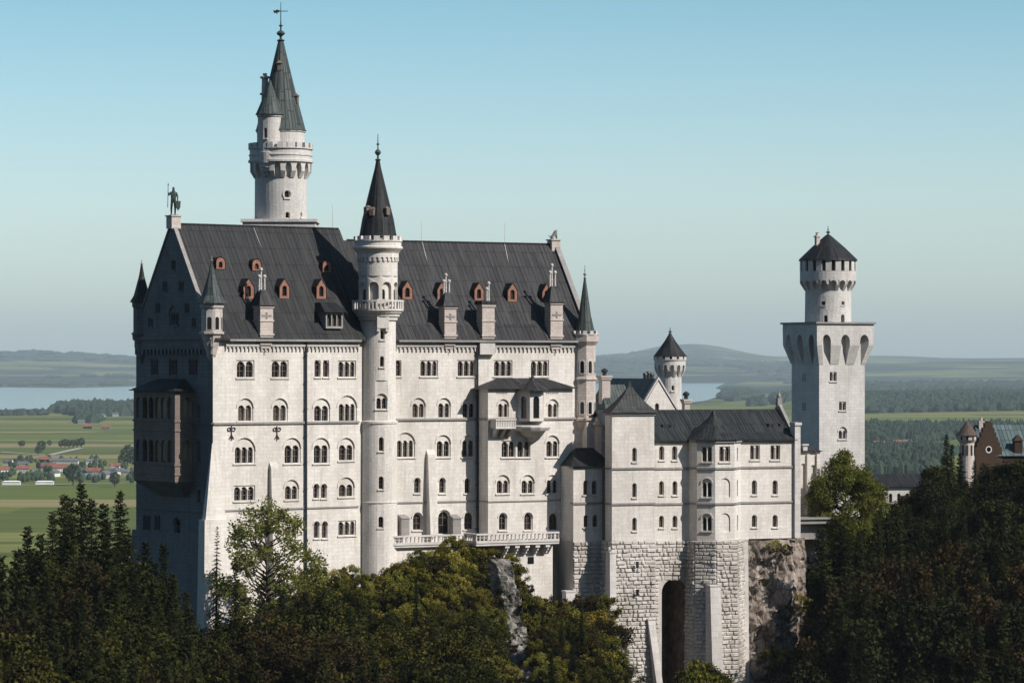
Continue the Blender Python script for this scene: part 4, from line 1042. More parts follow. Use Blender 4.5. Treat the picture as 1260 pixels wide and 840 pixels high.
# smooth buttresses
W = MB()
def butt(fr, xa, xb, y0, y1, out, sl0, sl1, xl=0):
    ta, tb = fr.t(xa, out+sl0), fr.t(xb, out+sl0); z1, z0 = fr.z(y0, ta, out), fr.z(y1, ta, out)
    W.box8([fr.P(ta+xl, z0, out+sl1), fr.P(tb+xl*.8, z0, out+sl1), fr.P(tb+xl*.8, z0, out-.6), fr.P(ta+xl, z0, out-.6)], [fr.P(ta, z1, out+sl0), fr.P(tb, z1, out+sl0), fr.P(tb, z1, out-.6), fr.P(ta, z1, out-.6)])
    bx(W, fr, ta-.08, tb+.08, z1+.002, z1+.22, out-.7, out+sl0+.08)
butt(PK, 750.5, 758, 680, 800, 0, .75, 1.6, -.3); butt(PK, 797.5, 806, 762, 880, 0, .9, 3.0, 1.1)
f = PK.sub(*C_, *D_); butt(f, 874, 887, 721, 860, .55, .9, 1.9)
butt(PK, 696.5, 708, 728, 775, o0, .8, 1.2); butt(PK, 913.5, 920.5, 664.5, 860, KO, .4, .9)
W.build('buttress', M['trim'], bow)
for y in (693, 727):
    W = MB(); t = PK.t(781); z = zk(y); W.face([PK.P(t-.22, z-.45, .9), PK.P(t+.22, z-.45, .9), PK.P(t+.22, z+.45, .9), PK.P(t-.22, z+.45, .9)]); W.build('slit_opening', M['glass'], bow)

# ================================================================ KNIGHTS HOUSE behind
KG = Frame(*PK.P(0, 0, -16).xy, radians(22))
kh = thing('gabled_house', (*KG.P(8, 0, -6).xy, -25), 'house with pale stone gable and green-grey copper roof rising behind the right wing', 'house')
ga, gb = KG.t(786), KG.t(834); gz = KG.z(520, ga); gr = KG.z(468.5, ga); gb0 = KG.z(509, ga); tm = KG.t(807.5)
gb = 2*tm-ga if 2*tm-ga > gb else gb
W = MB(); hh = [dedup(archpts(KG.t(806), KG.t(811), KG.z(508, ga), KG.z(496, ga), 6))]
W.sheet([[(ga, -26), (gb, -26), (gb, gb0), ((ga+gb)/2, gr), (ga, gb0)]]+hh, KG.fn()); reveal(W, hh[0], KG.fn(), KG.fn(-.4))
W.face([KG.P(ga, -26, -16), KG.P(ga, -26, 0), KG.P(ga, gb0, 0), KG.P(ga, gb0, -16)]); W.face([KG.P(gb, -26, 0), KG.P(gb, -26, -16), KG.P(gb, gb0, -16), KG.P(gb, gb0, 0)])
W.build('wall', M['white'], kh); W = MB(); W.sheet([hh[0]], KG.fn(-.35)); W.build('pane', M['glass'], kh)
W = MB(); cmid = (ga+gb)/2
def gr2(mb, a0, a1, ze, zr, o0, o1, th=.22):
    c_ = (a0+a1)/2
    p = [(a0-.3, ze-.2), (c_, zr+.12), (a1+.3, ze-.2)]
    t_ = [[KG.P(a, z+th, o) for a, z in p] for o in (o0, o1)]; b_ = [[KG.P(a, z, o) for a, z in p] for o in (o0, o1)]
    mb.grid(t_); mb.grid(b_[::-1]); mb.face(t_[0]+b_[0][::-1]); 
    for i in (0, 2): mb.face((t_[0][i], t_[1][i], b_[1][i], b_[0][i]))
gr2(W, ga, gb, gb0, gr, -.5, -17); W.build('roof', M['copper'], kh)
W = MB()
p = [(ga-.35, gb0-.25), (cmid, gr+.2), (gb+.35, gb0-.25)]
for i in (0, 1):
    b = [KG.P(p[i][0], p[i][1], .15), KG.P(p[i+1][0], p[i+1][1], .15), KG.P(p[i+1][0], p[i+1][1], -.5), KG.P(p[i][0], p[i][1], -.5)]
    W.box8(b, [q+Vector((0, 0, .4)) for q in b])
W.build('gable_coping', M['trim'], kh)
W = MB(); hip(W, KG, KG.t(743), KG.t(783), 1.5, -7, KG.z(512, 0), KG.z(473, 0, -3), .3, .2, 1.8, .2); W.build('side_roof', M['copper'], kh)
W = MB(); bx(W, KG, KG.t(744), KG.t(782), -26, KG.z(512, 0)-.01, -6.5, 1.2); W.build('side_wall', M['white'], kh)
def pot_chimney(fr, xa, xb, yb, yt, ytop, out, parent, pots=1):
    ta, tb = fr.t(xa, out), fr.t(xb, out); z0, z1, z2 = fr.z(yb, ta, out), fr.z(yt, ta, out), fr.z(ytop, ta, out)
    mb = MB(); d = (tb-ta)
    bx(mb, fr, ta, tb, z0, z1-.6, out-d, out); bx(mb, fr, ta-.15, tb+.15, z1-.598, z1-.3, out-d-.15, out+.15); bx(mb, fr, ta-.25, tb+.25, z1-.298, z1, out-d-.25, out+.25)
    c = mb.build('chimney', M['pink'], parent)
    mb = MB()
    for k in range(pots):
        p = fr.P(ta+d*(k+.5)/pots, 0, out-d/2); mb.lathe(p.x, p.y, [(.3, z1), (.28, z1+(z2-z1)*.4), (.5, z1+(z2-z1)*.5), (.5, z1+(z2-z1)*.75), (.15, z2)], 10)
    mb.build('chimney_pot', M['iron'], c)
pot_chimney(KG, 741, 751, 520, 462, 453, -1, kh)
pot_chimney(KG, 842.5, 849, 520, 491, 481.5, 0, kh)
W = MB()
for px in (794, 798, 802): 
    t = KG.t(px, -14); q = KG.P(t, 0, -14); z0, z1 = KG.z(472, t, -14), KG.z(457+(px-798)**2*.1, t, -14); W.lathe(q.x, q.y, [(.35, z0), (.3, z1-.4), (.42, z1-.3), (.3, z1)], 8)
W.build('chimney_pots', M['iron'], kh)
# low link between palace and right wing
lk = thing('link_building', (*PK.P(-4, 0, -9).xy, -30), 'small turret-like link with pale stone and tiny dome between palace and right wing', 'building')
W = MB(); f = PK; o = -9; ta, tb = f.t(722, o), f.t(752, o); bx(W, f, ta, tb, -30, f.z(517, ta, o), o-3, o); W.build('wall', M['white'], lk)
W = MB(); bx(W, f, ta-.2, tb+.2, f.z(517, ta, o)+.003, f.z(514, ta, o), o-3.2, o+.25); q = f.P(f.t(741, o), 0, o+.4); W.lathe(q.x, q.y, [(1.3, -25), (1.3, f.z(524, ta, o)), (1.6, f.z(523, ta, o)), (1.6, f.z(519, ta, o)), (1.3, f.z(518, ta, o)), (1.2, f.z(514, ta, o)), (.7, f.z(510, ta, o)), (.1, f.z(508, ta, o))], 14); W.build('round_bay', M['pink'], lk)

# ================================================================ SMALL ROUND TOWER
cy = 512; cpx = 824.5; cx = px2w(cpx, cy)
rt = thing('round_tower', (cx, cy, -25), 'small round tower with dark bell-shaped cone roof behind the gabled house', 'tower')
R = lambda p: p/F*cy
Z = lambda y: zpx(y, cy)
wn = [tower_win(cx, cy, R(14.2), ang(827.5, cpx, 14.2), .45, Z(480.5), Z(474), 1, 'rect', rt), tower_win(cx, cy, R(14.2), ang(816, cpx, 14.2), .4, Z(480.5), Z(474), 1, 'rect', rt)]
W = MB(); tower_shell(W, cx, cy, [(Z(530), R(14.5)), (Z(484), R(14.3)), (Z(464), R(14.1)), (Z(450), R(14))], wn, 32)
W.build('tower_wall', M['tower'], rt)
W = MB(); rf = lambda z: R(14.3)+min(1, max(0, (z-Z(464))/(Z(455)-Z(464))))*R(5)
machic(W, ringfn(cx, cy, rf), ringfn(cx, cy, lambda z: R(14)), .1, 2*pi+.1, Z(464), Z(456.5), Z(446), 14, R(17.5), .55)
W.lathe(cx, cy, [(R(14), Z(450)), (R(14), Z(444))], 32, cap=False)
W.lathe(cx, cy, [(R(19.3), Z(449)), (R(19.3), Z(443))], 32, cap=False)
W.build('machicolation', M['tower'], rt); W = MB(); crenel(W, cx, cy, R(18.6), Z(443), Z(438.5), 14, .4, .66); W.build('battlement', M['tower'], rt)
W = MB(); W.lathe(cx, cy, [(R(15), Z(444)), (R(15), Z(438))], 20); W.build('inner_drum', M['glass'], rt)
W = MB(); W.lathe(cx, cy, [(R(20.8), Z(438.6)), (R(20), Z(437.5)), (R(13.5), Z(429)), (R(6.5), Z(419)), (R(.8), Z(409.5))], 20); W.build('cone_roof', M['roof'], rt)
W = MB(); finial(W, cx, cy, Z(411), Z(402.5)-Z(411), .25); W.build('finial', M['iron'], rt)

# ================================================================ SQUARE TOWER
SY = 540; phi = radians(26)
f0 = Frame(px2w(1008, SY), SY, phi); sL = f0.t(1064)
sqt = thing('square_tower', (*f0.P(sL/2, 0, -sL/2).xy, -25), 'square white tower with flared arched gallery and round dark-roofed top, rightmost of the tall towers', 'tower')
fc = f0.P(sL/2, 0, -sL/2); H0 = sL/2
def sqp(side, s, z, out):         # side 0 front-right, 1 = right, 2 = back, 3 = left
    h = H0+out; x, y = [(s*h, h), (h, -s*h), (-s*h, -h), (-h, s*h)][side]
    return Vector((fc.x+f0.u.x*x+f0.n.x*y, fc.y+f0.u.y*x+f0.n.y*y, z))
hs = []
zS = lambda y: zpx(y, SY+2)
fr = Frame(f0.o.x, f0.o.y, phi)
W = MB(); wins = []
for xa, xb, y0, y1, n, stl in ((1021, 1029.5, 457.5, 469, 2, 'rect'), (1032.5, 1041, 494, 505, 2, 'rect'), (1031.5, 1042, 525, 540, 2, 'arch')): wins.append(winpx(fr, xa, xb, y0, y1, n, stl, parent=sqt, mat='tower'))
W.sheet([[(0, -26), (sL, -26), (sL, zS(405)), (0, zS(405))]]+wins, fr.fn())
for s_ in (1, 2, 3): W.face([sqp(s_, -1, -26, 0), sqp(s_, 1, -26, 0), sqp(s_, 1, zS(405), 0), sqp(s_, -1, zS(405), 0)][::1 if s_ else 1])
W.build('tower_wall', M['tower'], sqt)
fl = Frame(sqp(3, -1, 0, 0).x, sqp(3, -1, 0, 0).y, phi-pi/2)
for y0, y1 in ((459, 469), (495, 505)):
    W = MB(); t = H0; W.sheet([dedup(archpts(t-.9, t-.5, zS(y1), zS(y0), 5))], fl.fn(.02)); W.sheet([dedup(archpts(t-.3, t+.1, zS(y1), zS(y0), 5))], fl.fn(.02)); W.build('window', M['glass'], sqt)
W = MB(); OV = 8.2/F*SY
def fo(side):
    def q(s, z):
        k = min(1, max(0, (z-zS(449))/(zS(424)-zS(449)))); return sqp(side, s, z, .05+(OV-.05)*k)
    return q
for side in range(4):
    machic(W, fo(side), lambda s, z, sd=side: sqp(sd, s, z, 0), -1, 1, zS(448), zS(425), zS(407.9), 3, H0*.85, .46)
    W.face([sqp(side, -1, zS(408), OV), sqp(side, 1, zS(408), OV), sqp(side, 1, zS(398.5), OV), sqp(side, -1, zS(398.5), OV)])
W.build('arched_gallery', M['tower'], sqt)
W = MB(); b = [sqp(0, -1, zS(398.5), OV+.3), sqp(0, 1, zS(398.5), OV+.3), sqp(2, -1, zS(398.5), OV+.3), sqp(2, 1, zS(398.5), OV+.3)]; W.box8(b, [p+Vector((0, 0, .3)) for p in b]); W.build('platform', M['coping'], sqt)
cx, cy = fc.x, fc.y; cpx = 630+F*cx/cy
R = lambda p: p/F*cy
Z = lambda y: zpx(y, cy)
wn = []
for px, y0, y1, wp in ((1010.5, 371, 376, 5), (1035, 371, 376, 5)): wn.append(tower_win(cx, cy, R(28), ang(px, cpx, 28), wp/F*cy, Z(y1), Z(y0), 1, 'rect', sqt, 'tower'))
for px, y0, y1, wp in ((1013.5, 388, 397, 4.6), (1034.5, 387, 397, 5.4)): wn.append(tower_win(cx, cy, R(28), ang(px, cpx, 28), wp/F*cy, Z(y1), Z(y0), 1, 'single', sqt, 'tower'))
W = MB(); tower_shell(W, cx, cy, [(Z(398), R(28.6)), (Z(382), R(28.4))], wn[2:]); tower_shell(W, cx, cy, [(Z(382), R(28.4)), (Z(366), R(28.2))], wn[:2]); tower_shell(W, cx, cy, [(Z(366), R(28.2)), (Z(345), R(28.0))], [])
W.build('upper_wall', M['tower'], sqt)
W = MB(); rf = lambda z: R(28.6)+min(1, max(0, (z-Z(358))/(Z(349)-Z(358))))*R(6)
machic(W, ringfn(cx, cy, rf), ringfn(cx, cy, lambda z: R(28)), .1, 2*pi+.1, Z(357.5), Z(352), Z(343.5), 18, R(32), .62, False)
W.lathe(cx, cy, [(R(34.6), Z(344.5)), (R(34.6), Z(334))], 44, cap=False)
n = 18
for i in range(n):
    a = 2*pi*i/n+.1; W.box(cx+R(33.6)*cos(a), cy+R(33.6)*sin(a), Z(334), Z(321), R(1.0), pi*R(33)/n*.62, a)
W.lathe(cx, cy, [(R(31), Z(334)), (R(34.6), Z(334))], 44, cap=False)
W.build('parapet', M['tower'], sqt)
W = MB(); W.lathe(cx, cy, [(R(31.5), Z(336)), (R(31.5), Z(320.5))], 32); W.build('inner_drum', M['glass'], sqt)
W = MB(); W.lathe(cx, cy, [(R(36.4), Z(321)), (R(35.6), Z(319)), (R(20), Z(304)), (R(5), Z(291)), (R(.8), Z(288))], 24); W.build('cone_roof', M['roof'], sqt)
W = MB(); finial(W, cx, cy, Z(290), Z(278)-Z(290), .3); W.build('finial', M['iron'], sqt)
W = MB(); q = cx-R(14); W.box(q, cy-1, Z(318), Z(292), R(2.4), R(2.4), phi); W.box(q, cy-1, Z(292)+.003, Z(290.5), R(3.4), R(3.4), phi); W.lathe(q, cy-1, [(.3, Z(290.5)), (.25, Z(287)), (.35, Z(286.5))], 8); W.build('chimney', M['pink'], sqt)

# ================================================================ low parts right of the bower
lw = thing('gate_link_wing', (*PK.P(30, 0, -6).xy, -26), 'narrow pale wing with blind arches squeezed between the right wing and square tower', 'building')
KL = Frame(*PK.P(0, 0, -9).xy, radians(22))
ta, tb = KL.t(976), KL.t(1009); z0, z1 = KL.z(650, ta), KL.z(556, ta)
W = MB(); hs = [dedup(archpts(KL.t(985.5), KL.t(992), KL.z(641, ta), KL.z(570, ta), 8)), dedup(archpts(KL.t(997.5), KL.t(1004), KL.z(600, ta), KL.z(572, ta), 8))]
W.sheet([[(ta, z0-6), (tb, z0-6), (tb, z1), (ta, z1)]]+hs, KL.fn())
for h in hs: reveal(W, h, KL.fn(), KL.fn(-.25)); W.sheet([h], KL.fn(-.25))
for px in (994, 1006): t = KL.t(px); bx(W, KL, t-.25, t+.25, z0, z1-.3, 0, .3)
W.face([KL.P(tb, z0-6, 0), KL.P(tb, z0-6, -9), KL.P(tb, z1, -9), KL.P(tb, z1, 0)])
W.build('wall', M['white'], lw)
W = MB(); zk_ = KL.z(533, ta, -6); W.box8([KL.P(ta, z1+.01, .4), KL.P(tb+.4, z1+.01, .4), KL.P(tb+.4, z1+.01, -9), KL.P(ta, z1+.01, -9)], [KL.P(ta, zk_, -5), KL.P(tb-4, zk_, -5), KL.P(tb-4, zk_, -9), KL.P(ta, zk_, -9)]); W.build('roof', M['roof2'], lw)
W = MB(); t = KL.t(991); bx(W, KL, t-.35, t+.35, z1, KL.z(548, t), -.6, 0); bx(W, KL, t-.5, t+.5, KL.z(548, t)+.003, KL.z(546, t), -.75, .15); W.build('chimney', M['trim'], lw)
W = MB(); o = 6; t0, t1 = PK.t(984.5, -4), PK.t(1028, -4); z = PK.z(637, t0, -4)
bx(W, PK, t0, t1, z-.25, z, -12, -4); bx(W, PK, t0+.3, t1-.5, z-3.2, z-.9, -12, -5.6); bx(W, PK, t0, t1-.3, z-.25-.65, z-.252, -12, -4.3)
tag(W.build('lookout_platform', M['coping'], None), 'flat concrete lookout platform on the cliff edge right of the castle wing', 'platform')

# long low wing behind the big tree
GW = Frame(px2w(1070, 545), 545, radians(12))
g = thing('long_low_wing', (*GW.P(5, 0, -3).xy, -30), 'long low pale wing with dark roof half hidden behind the right-hand trees', 'building')
ta, tb = GW.t(1066), GW.t(1180); 
W = MB(); hs = []
for k in range(10): a = ta+1+k*1.45; hs.append(dedup(archpts(a, a+.6, GW.z(618, ta), GW.z(607, ta), 5)))
W.sheet([[(ta, -32), (tb, -32), (tb, GW.z(599, ta)), (ta, GW.z(599, ta))]]+hs, GW.fn())
for h in hs: reveal(W, h, GW.fn(), GW.fn(-.3))
W.build('wall', M['trim'], g); W = MB(); bx(W, GW, ta, tb, -31, GW.z(601, ta), -1.2, -.31); W.build('pane', M['glass'], g)
W = MB(); W.box8([GW.P(ta-.3, GW.z(599, ta)+.01, .5), GW.P(tb+.3, GW.z(599, ta)+.01, .5), GW.P(tb+.3, GW.z(599, ta)+.01, -8), GW.P(ta-.3, GW.z(599, ta)+.01, -8)], [GW.P(ta, GW.z(584, ta), -3.6), GW.P(tb, GW.z(584, ta), -3.6), GW.P(tb, GW.z(584, ta), -4.2), GW.P(ta, GW.z(584, ta), -4.2)]); W.build('roof', M['roof'], g)

# gatehouse
GH = Frame(px2w(1203, 570), 570, radians(20))
g = thing('gatehouse', (*GH.P(3, 0, -4).xy, -26), 'brown brick stepped-gable gatehouse with blue-green roof among the trees at the far right', 'gatehouse')
ta, tb = GH.t(1200), GH.t(1233); tm = (ta+tb)/2
steps = []; n = 6
for k in range(n):
    a = ta+(tm-ta-.4)*k/n; z = GH.z(556-(556-520)*(k+1)/n, ta); steps.append((a, z, ta+(tm-ta-.4)*(k+1)/n))
zl = GH.z(562, ta)
pts = [(ta, -30), (tb, -30)]
for a, z, b in steps: pts += [(2*tm-a, z), (2*tm-b, z)]
pts += [(tm+.35, GH.z(518, ta)), (tm-.35, GH.z(518, ta))]
for a, z, b in steps[::-1]: pts += [(b, z), (a, z)]
pts = dedup(pts)
rose = [(tm+0.45*cos(2*pi*i/12), GH.z(553, ta)+.45*sin(2*pi*i/12)) for i in range(12)]
W = MB(); W.sheet([pts, rose], GH.fn()); W.sheet([pts], GH.fn(-.6)); reveal(W, pts, GH.fn(-.6), GH.fn())
W.build('stepped_gable', M['brick'], g)
W = MB(); ro = [(tm+.62*cos(2*pi*i/12), GH.z(553, ta)+.62*sin(2*pi*i/12)) for i in range(12)]; W.sheet([ro, rose], GH.fn(.06)); reveal(W, rose, GH.fn(.06), GH.fn(-.2)); W.build('round_window', M['trim'], g)
W = MB(); p = [(ta+.1, GH.z(556, ta)), (tm, GH.z(523, ta)), (tb-.1, GH.z(556, ta))]
W.grid([[GH.P(a, z, -.6) for a, z in p], [GH.P(a, z, -1.1) for a, z in p]])
W.build('gable_back', M['ochre'], g)
# the long copper roof runs to the right
f2 = Frame(*GH.P(tb-2.6, 0, -2.5).xy, radians(8)); za, zb = GH.z(561, ta), GH.z(523.5, ta)
W = MB(); L = 16
W.grid([[f2.P(-.5, za, 2.2), f2.P(-.2, zb, -4)], [f2.P(L, za, 2.2), f2.P(L, zb, -4)]][::-1]); W.grid([[f2.P(-.5, za, -10), f2.P(-.2, zb, -4)], [f2.P(L, za, -10), f2.P(L, zb, -4)]])
W.build('roof', M['gcopper'], g)
W = MB(); bx(W, f2, 0, L, -30, za-.01, -9.6, 1.8); W.build('wall', M['brick'], g)
W = MB(); p = f2.P(6.1, 0, 1); W.box(p.x, p.y, za-.5, za+2.6, .7, .7, f2.phi); W.box(p.x, p.y, za+2.6, za+3.6, .9, .9, f2.phi, .2); W.build('roof_dormer', M['brick'], g)
W = MB(); p = f2.P(.9, 0, -3.6); W.box(p.x, p.y, zb-2, zb+.7, .5, .5, f2.phi); W.lathe(p.x, p.y, [(.25, zb+.7), (.25, zb+1.3)], 8); W.build('chimney', M['pink'], g)
# gatehouse turret
cy = 566; cpx = 1190; cx = px2w(cpx, cy); R = lambda p: p/F*cy; Z = lambda y: zpx(y, cy)
g = thing('gate_turret', (cx, cy, -30), 'small round turret with brown cone roof left of the stepped gable', 'turret')
W = MB(); W.lathe(cx, cy, [(R(9), -30), (R(9), Z(545)), (R(12), Z(541)), (R(12), Z(536)), (R(10), Z(535))], 20)
W.build('turret_wall', M['pink'], g); W = MB()
for k in range(10):
    W = MB(); a = -pi+k*2*pi/10+.2; rr = R(12)*1.005; f = Frame(cx+rr*cos(a), cy+rr*sin(a), a+pi/2); W.sheet([[(-R(1.4), Z(541)), (R(1.4), Z(541)), (R(1.4), Z(536.5)), (-R(1.4), Z(536.5))]], f.fn(.02)); W.build('window_opening', M['glass'], g); W = MB()
    rr = R(9); f = Frame(cx+rr*cos(a), cy+rr*sin(a), a+pi/2); W.sheet([dedup(archpts(-R(1.3), R(1.3), Z(560), Z(547), 5))], f.fn(.03)); W.build('window_opening', M['glass'], g)
W = MB(); W.lathe(cx, cy, [(R(14), Z(535.5)), (R(13.2), Z(534.5)), (R(6), Z(525)), (R(.6), Z(517.5))], 16); W.build('cone_roof', M['brownwood2'], g)

# ================================================================ TERRACE
tr = thing('terrace', (*P2.P(10, 0, 4).xy, -34), 'pale stone terrace with patterned balustrade and corbels along the foot of the palace', 'terrace')
W = MB()
o1 = 2.4; ta, tb = P2.t(489, o1), P2.t(585, o1); z0, z1 = P2.z(671, ta, o1), P2.z(659, ta, o1)
o2 = 5.6; tc, td = P2.t(586, o2), P2.t(688, o2); z2, z3 = P2.z(668.5, tc, o2), P2.z(656.5, tc, o2)
def balus(fr, a, b, z0, z1, o):
    bx(W, fr, a, b, z0, z0+.35, o-.45, o+.1); bx(W, fr, a, b, z1-.22, z1, o-.4, o+.1)
    n = max(2, int((b-a)/.62))
    for k in range(n+1):
        t = a+(b-a)*k/n; hw = .30 if k % 4 == 0 else .13; bx(W, fr, max(a, t-hw/2), min(b, t+hw/2), z0+.352, z1-.222, o-.25, o-.02)
    bx(W, fr, a, b, z0+.8, z1-.6, o-.2, o-.1)
balus(P2, ta-1, tb, z0, z1, o1); balus(P2, tc, td, z2, z3, o2)
f = P2.sub(tc, o1-.4, tc, o2); balus(f, 0, f.L-.4, z2+.003, z3-.003, 0)
W.build('balustrade', M['trim'], tr)
W = MB(); bx(W, P2, ta-1, tb, z0-.3, z0-.003, 0, o1); bx(W, P2, tc, td, z2-.35, z2-.003, 0, o2); W.build('deck', M['trim'], tr)
W = MB(); bx(W, P2, ta-1, tb+.5, -46, z0-.31, -.3, o1-.5); W.build('retaining_wall', M['white'], tr)
W = MB(); ow = o2-1.5; te = P2.t(680, ow)
bx(W, P2, tc+.1, te, -52, z2-.36, -.3, ow); t = P2.t(653, ow); 
W.build('retaining_wall', M['white'], tr)
W = MB(); z = P2.z(689, t, ow); bx(W, P2, t-.5, t+.5, z-.5, z+.5, ow+.003, ow+.03); W.build('wall_opening', M['glass'], tr)
W = MB()
for k in range(5):
    t = P2.t(625+k*12.5, o2); b = z2-.36
    for j in range(3): bx(W, P2, t-.35, t+.35, b-(j+1)*.42, b-j*.42, ow-.1, o2-.15-j*.42)
W.build('corbels', M['trim'], tr)
#PART4
# ================================================================ STATUES
def skin_fig(name, verts, edges, mat, sub=1):
    me = bpy.data.meshes.new(name); me.from_pydata([v[0] for v in verts], edges, []); me.update()
    o = bpy.data.objects.new(name, me); C.objects.link(o)
    m = o.modifiers.new('skin', 'SKIN'); me.skin_vertices
    for i, v in enumerate(verts): me.skin_vertices[0].data[i].radius = (v[1], v[1])
    me.skin_vertices[0].data[0].use_root = True
    s = o.modifiers.new('sub', 'SUBSURF'); s.levels = sub; s.render_levels = sub
    dg = bpy.context.evaluated_depsgraph_get(); me2 = bpy.data.meshes.new_from_object(o.evaluated_get(dg))
    o.modifiers.clear(); o.data = me2; me2.materials.clear(); me2.materials.append(mat)
    return o
sx_, sy_ = pk.x, pk.y; s0 = zpx(265, sy_); K = (zpx(228, sy_)-s0)/1.95     # scale: figure with helmet 1.95 units high
def V(x, y, z): return (x*K, y*K, z*K)
verts = [(V(0, 0, .98), .15*K), (V(.0, 0, 1.2), .15*K), (V(0, 0, 1.42), .17*K), (V(0, -.01, 1.56), .07*K), (V(0, -.03, 1.70), .10*K), (V(0, -.03, 1.86), .07*K),
         (V(.09, 0, .9), .10*K), (V(.11, -.06, .5), .075*K), (V(.10, .0, .08), .05*K), (V(.10, -.14, .03), .045*K),
         (V(-.10, 0, .9), .10*K), (V(-.14, .0, .5), .075*K), (V(-.15, .04, .08), .05*K), (V(-.16, -.10, .03), .045*K),
         (V(.20, 0, 1.44), .07*K), (V(.27, .0, 1.15), .055*K), (V(.26, -.12, .92), .045*K),
         (V(-.20, 0, 1.46), .07*K), (V(-.30, -.05, 1.28), .055*K), (V(-.33, -.16, 1.5), .045*K)]
edges = [(0, 1), (1, 2), (2, 3), (3, 4), (4, 5), (0, 6), (6, 7), (7, 8), (8, 9), (0, 10), (10, 11), (11, 12), (12, 13), (2, 14), (14, 15), (15, 16), (2, 17), (17, 18), (18, 19)]
kn = skin_fig('knight_statue', verts, edges, M['bronze'], 1); kn.location = (sx_, sy_, s0)
tag(kn, 'dark bronze knight statue with lance and shield on the top of the west gable', 'statue')
def child(mb, name, mat, par):
    o = mb.build(name, mat, None); o.parent = par; o.location = (0, 0, 0)
    loc = Vector(o['_o']); o.location = loc; return o
W = MB(); W.tube(V(-.36, -.18, .5), V(-.33, -.16, 1.95), .025*K, .02*K, 6); W.lathe(-.33*K, -.16*K, [(.05*K, 1.94*K), (.005*K, 2.1*K)], 6)
child(W, 'lance', M['bronze'], kn)
W = MB(); pr = [(-.17, .92), (-.14, .5), (0, .28), (.14, .5), (.17, .92)]; f = Frame(.31*K, -.16*K, .25)
q = [(a*K, z*K) for a, z in pr]; W.sheet([q], f.fn(.04*K)); W.sheet([q], f.fn(0)); reveal(W, q, f.fn(0), f.fn(.04*K)); child(W, 'shield', M['bronze'], kn)
W = MB(); W.box(0, 0, -.02*K, .03*K, .27*K, .27*K, .3); child(W, 'base_plate', M['bronze'], kn)
# lion
lx, ly = pl.x, pl.y; l0 = zpx(294.5, ly); K = (zpx(281, ly)-l0)/1.0
verts = [(V(-.18, 0, .30), .17*K), (V(.05, 0, .42), .17*K), (V(.18, 0, .58), .17*K), (V(.22, -.02, .80), .15*K), (V(.36, -.04, .80), .07*K),
         (V(-.22, -.13, .14), .10*K), (V(-.02, -.14, .04), .05*K), (V(-.22, .13, .14), .10*K), (V(-.02, .14, .04), .05*K),
         (V(.24, -.10, .40), .07*K), (V(.28, -.10, .04), .05*K), (V(.24, .10, .40), .07*K), (V(.28, .10, .04), .05*K), (V(-.36, 0, .2), .04*K), (V(-.5, .05, .4), .03*K)]
edges = [(0, 1), (1, 2), (2, 3), (3, 4), (0, 5), (5, 6), (0, 7), (7, 8), (2, 9), (9, 10), (2, 11), (11, 12), (0, 13), (13, 14)]
li = skin_fig('lion_statue', verts, edges, M['coping'], 1); li.location = (lx, ly, l0); li.rotation_euler.z = radians(20)
tag(li, 'weathered stone lion sitting on the top of the east gable', 'statue')

# ================================================================ TERRAIN
U1, N1 = P1.u, P1.n
def lerpt(tab, a):
    if a <= tab[0][0]: return tab[0][1]
    for (x0, y0), (x1, y1) in zip(tab[:-1], tab[1:]):
        if a <= x1: return y0+(y1-y0)*(a-x0)/(x1-x0)
    return tab[-1][1]
BASE = [(-60, -58), (-20, -42), (0, -43), (10, -38), (22, -32), (30, -28.5), (34, -27), (41, -27), (46, -44), (50, -46), (56, -48), (62, -50), (86, -52), (92, -50), (96, -42), (110, -38), (180, -38), (260, -50)]
BF = [(0, 0), (25, 0), (60, 5.5), (62, 15), (88, 20), (140, 20)]
SL = [(-60, .5), (0, .55), (20, .5), (30, .46), (42, .46), (48, .7), (60, .95), (90, .9), (100, .5), (160, .4)]
PLAIN = -120.0
def smooth(a, b, x): t = min(1, max(0, (x-a)/(b-a))); return t*t*(3-2*t)
def far_h(x, y):
    d = sqrt(x*x+y*y)
    h = PLAIN
    px = 630+F*x/max(y, 1)
    if d > 9000:
        ramp_ = smooth(19500, 29000, d)
        nz = noise.fractal(Vector((x/5200, y/5200, 3.3)), .9, 2.2, 5)
        nz2 = noise.noise(Vector((x/1500, y/1500, 8)))
        h += ramp_*(150+max(-.6, nz)*95)+smooth(20000, 25000, d)*(max(0, nz2)*22)
        # ridge on the horizon in the middle
        rg = math.exp(-((px-845)/80)**2)*smooth(30000, 36000, d)
        h += rg*175+math.exp(-((px-60)/150)**2)*smooth(24000, 29000, d)*55
    # rolling ground on the right
    if y > 0:
        k = smooth(60, 500, px-630-40)*smooth(3500, 8500, d)
        h += k*(18+22*noise.noise(Vector((x/1400, y/1400, 1))))*(1 if px > 960 else .3)
    if 8400 < d < 22500 and px < 905: h = min(h, PLAIN)
    return h
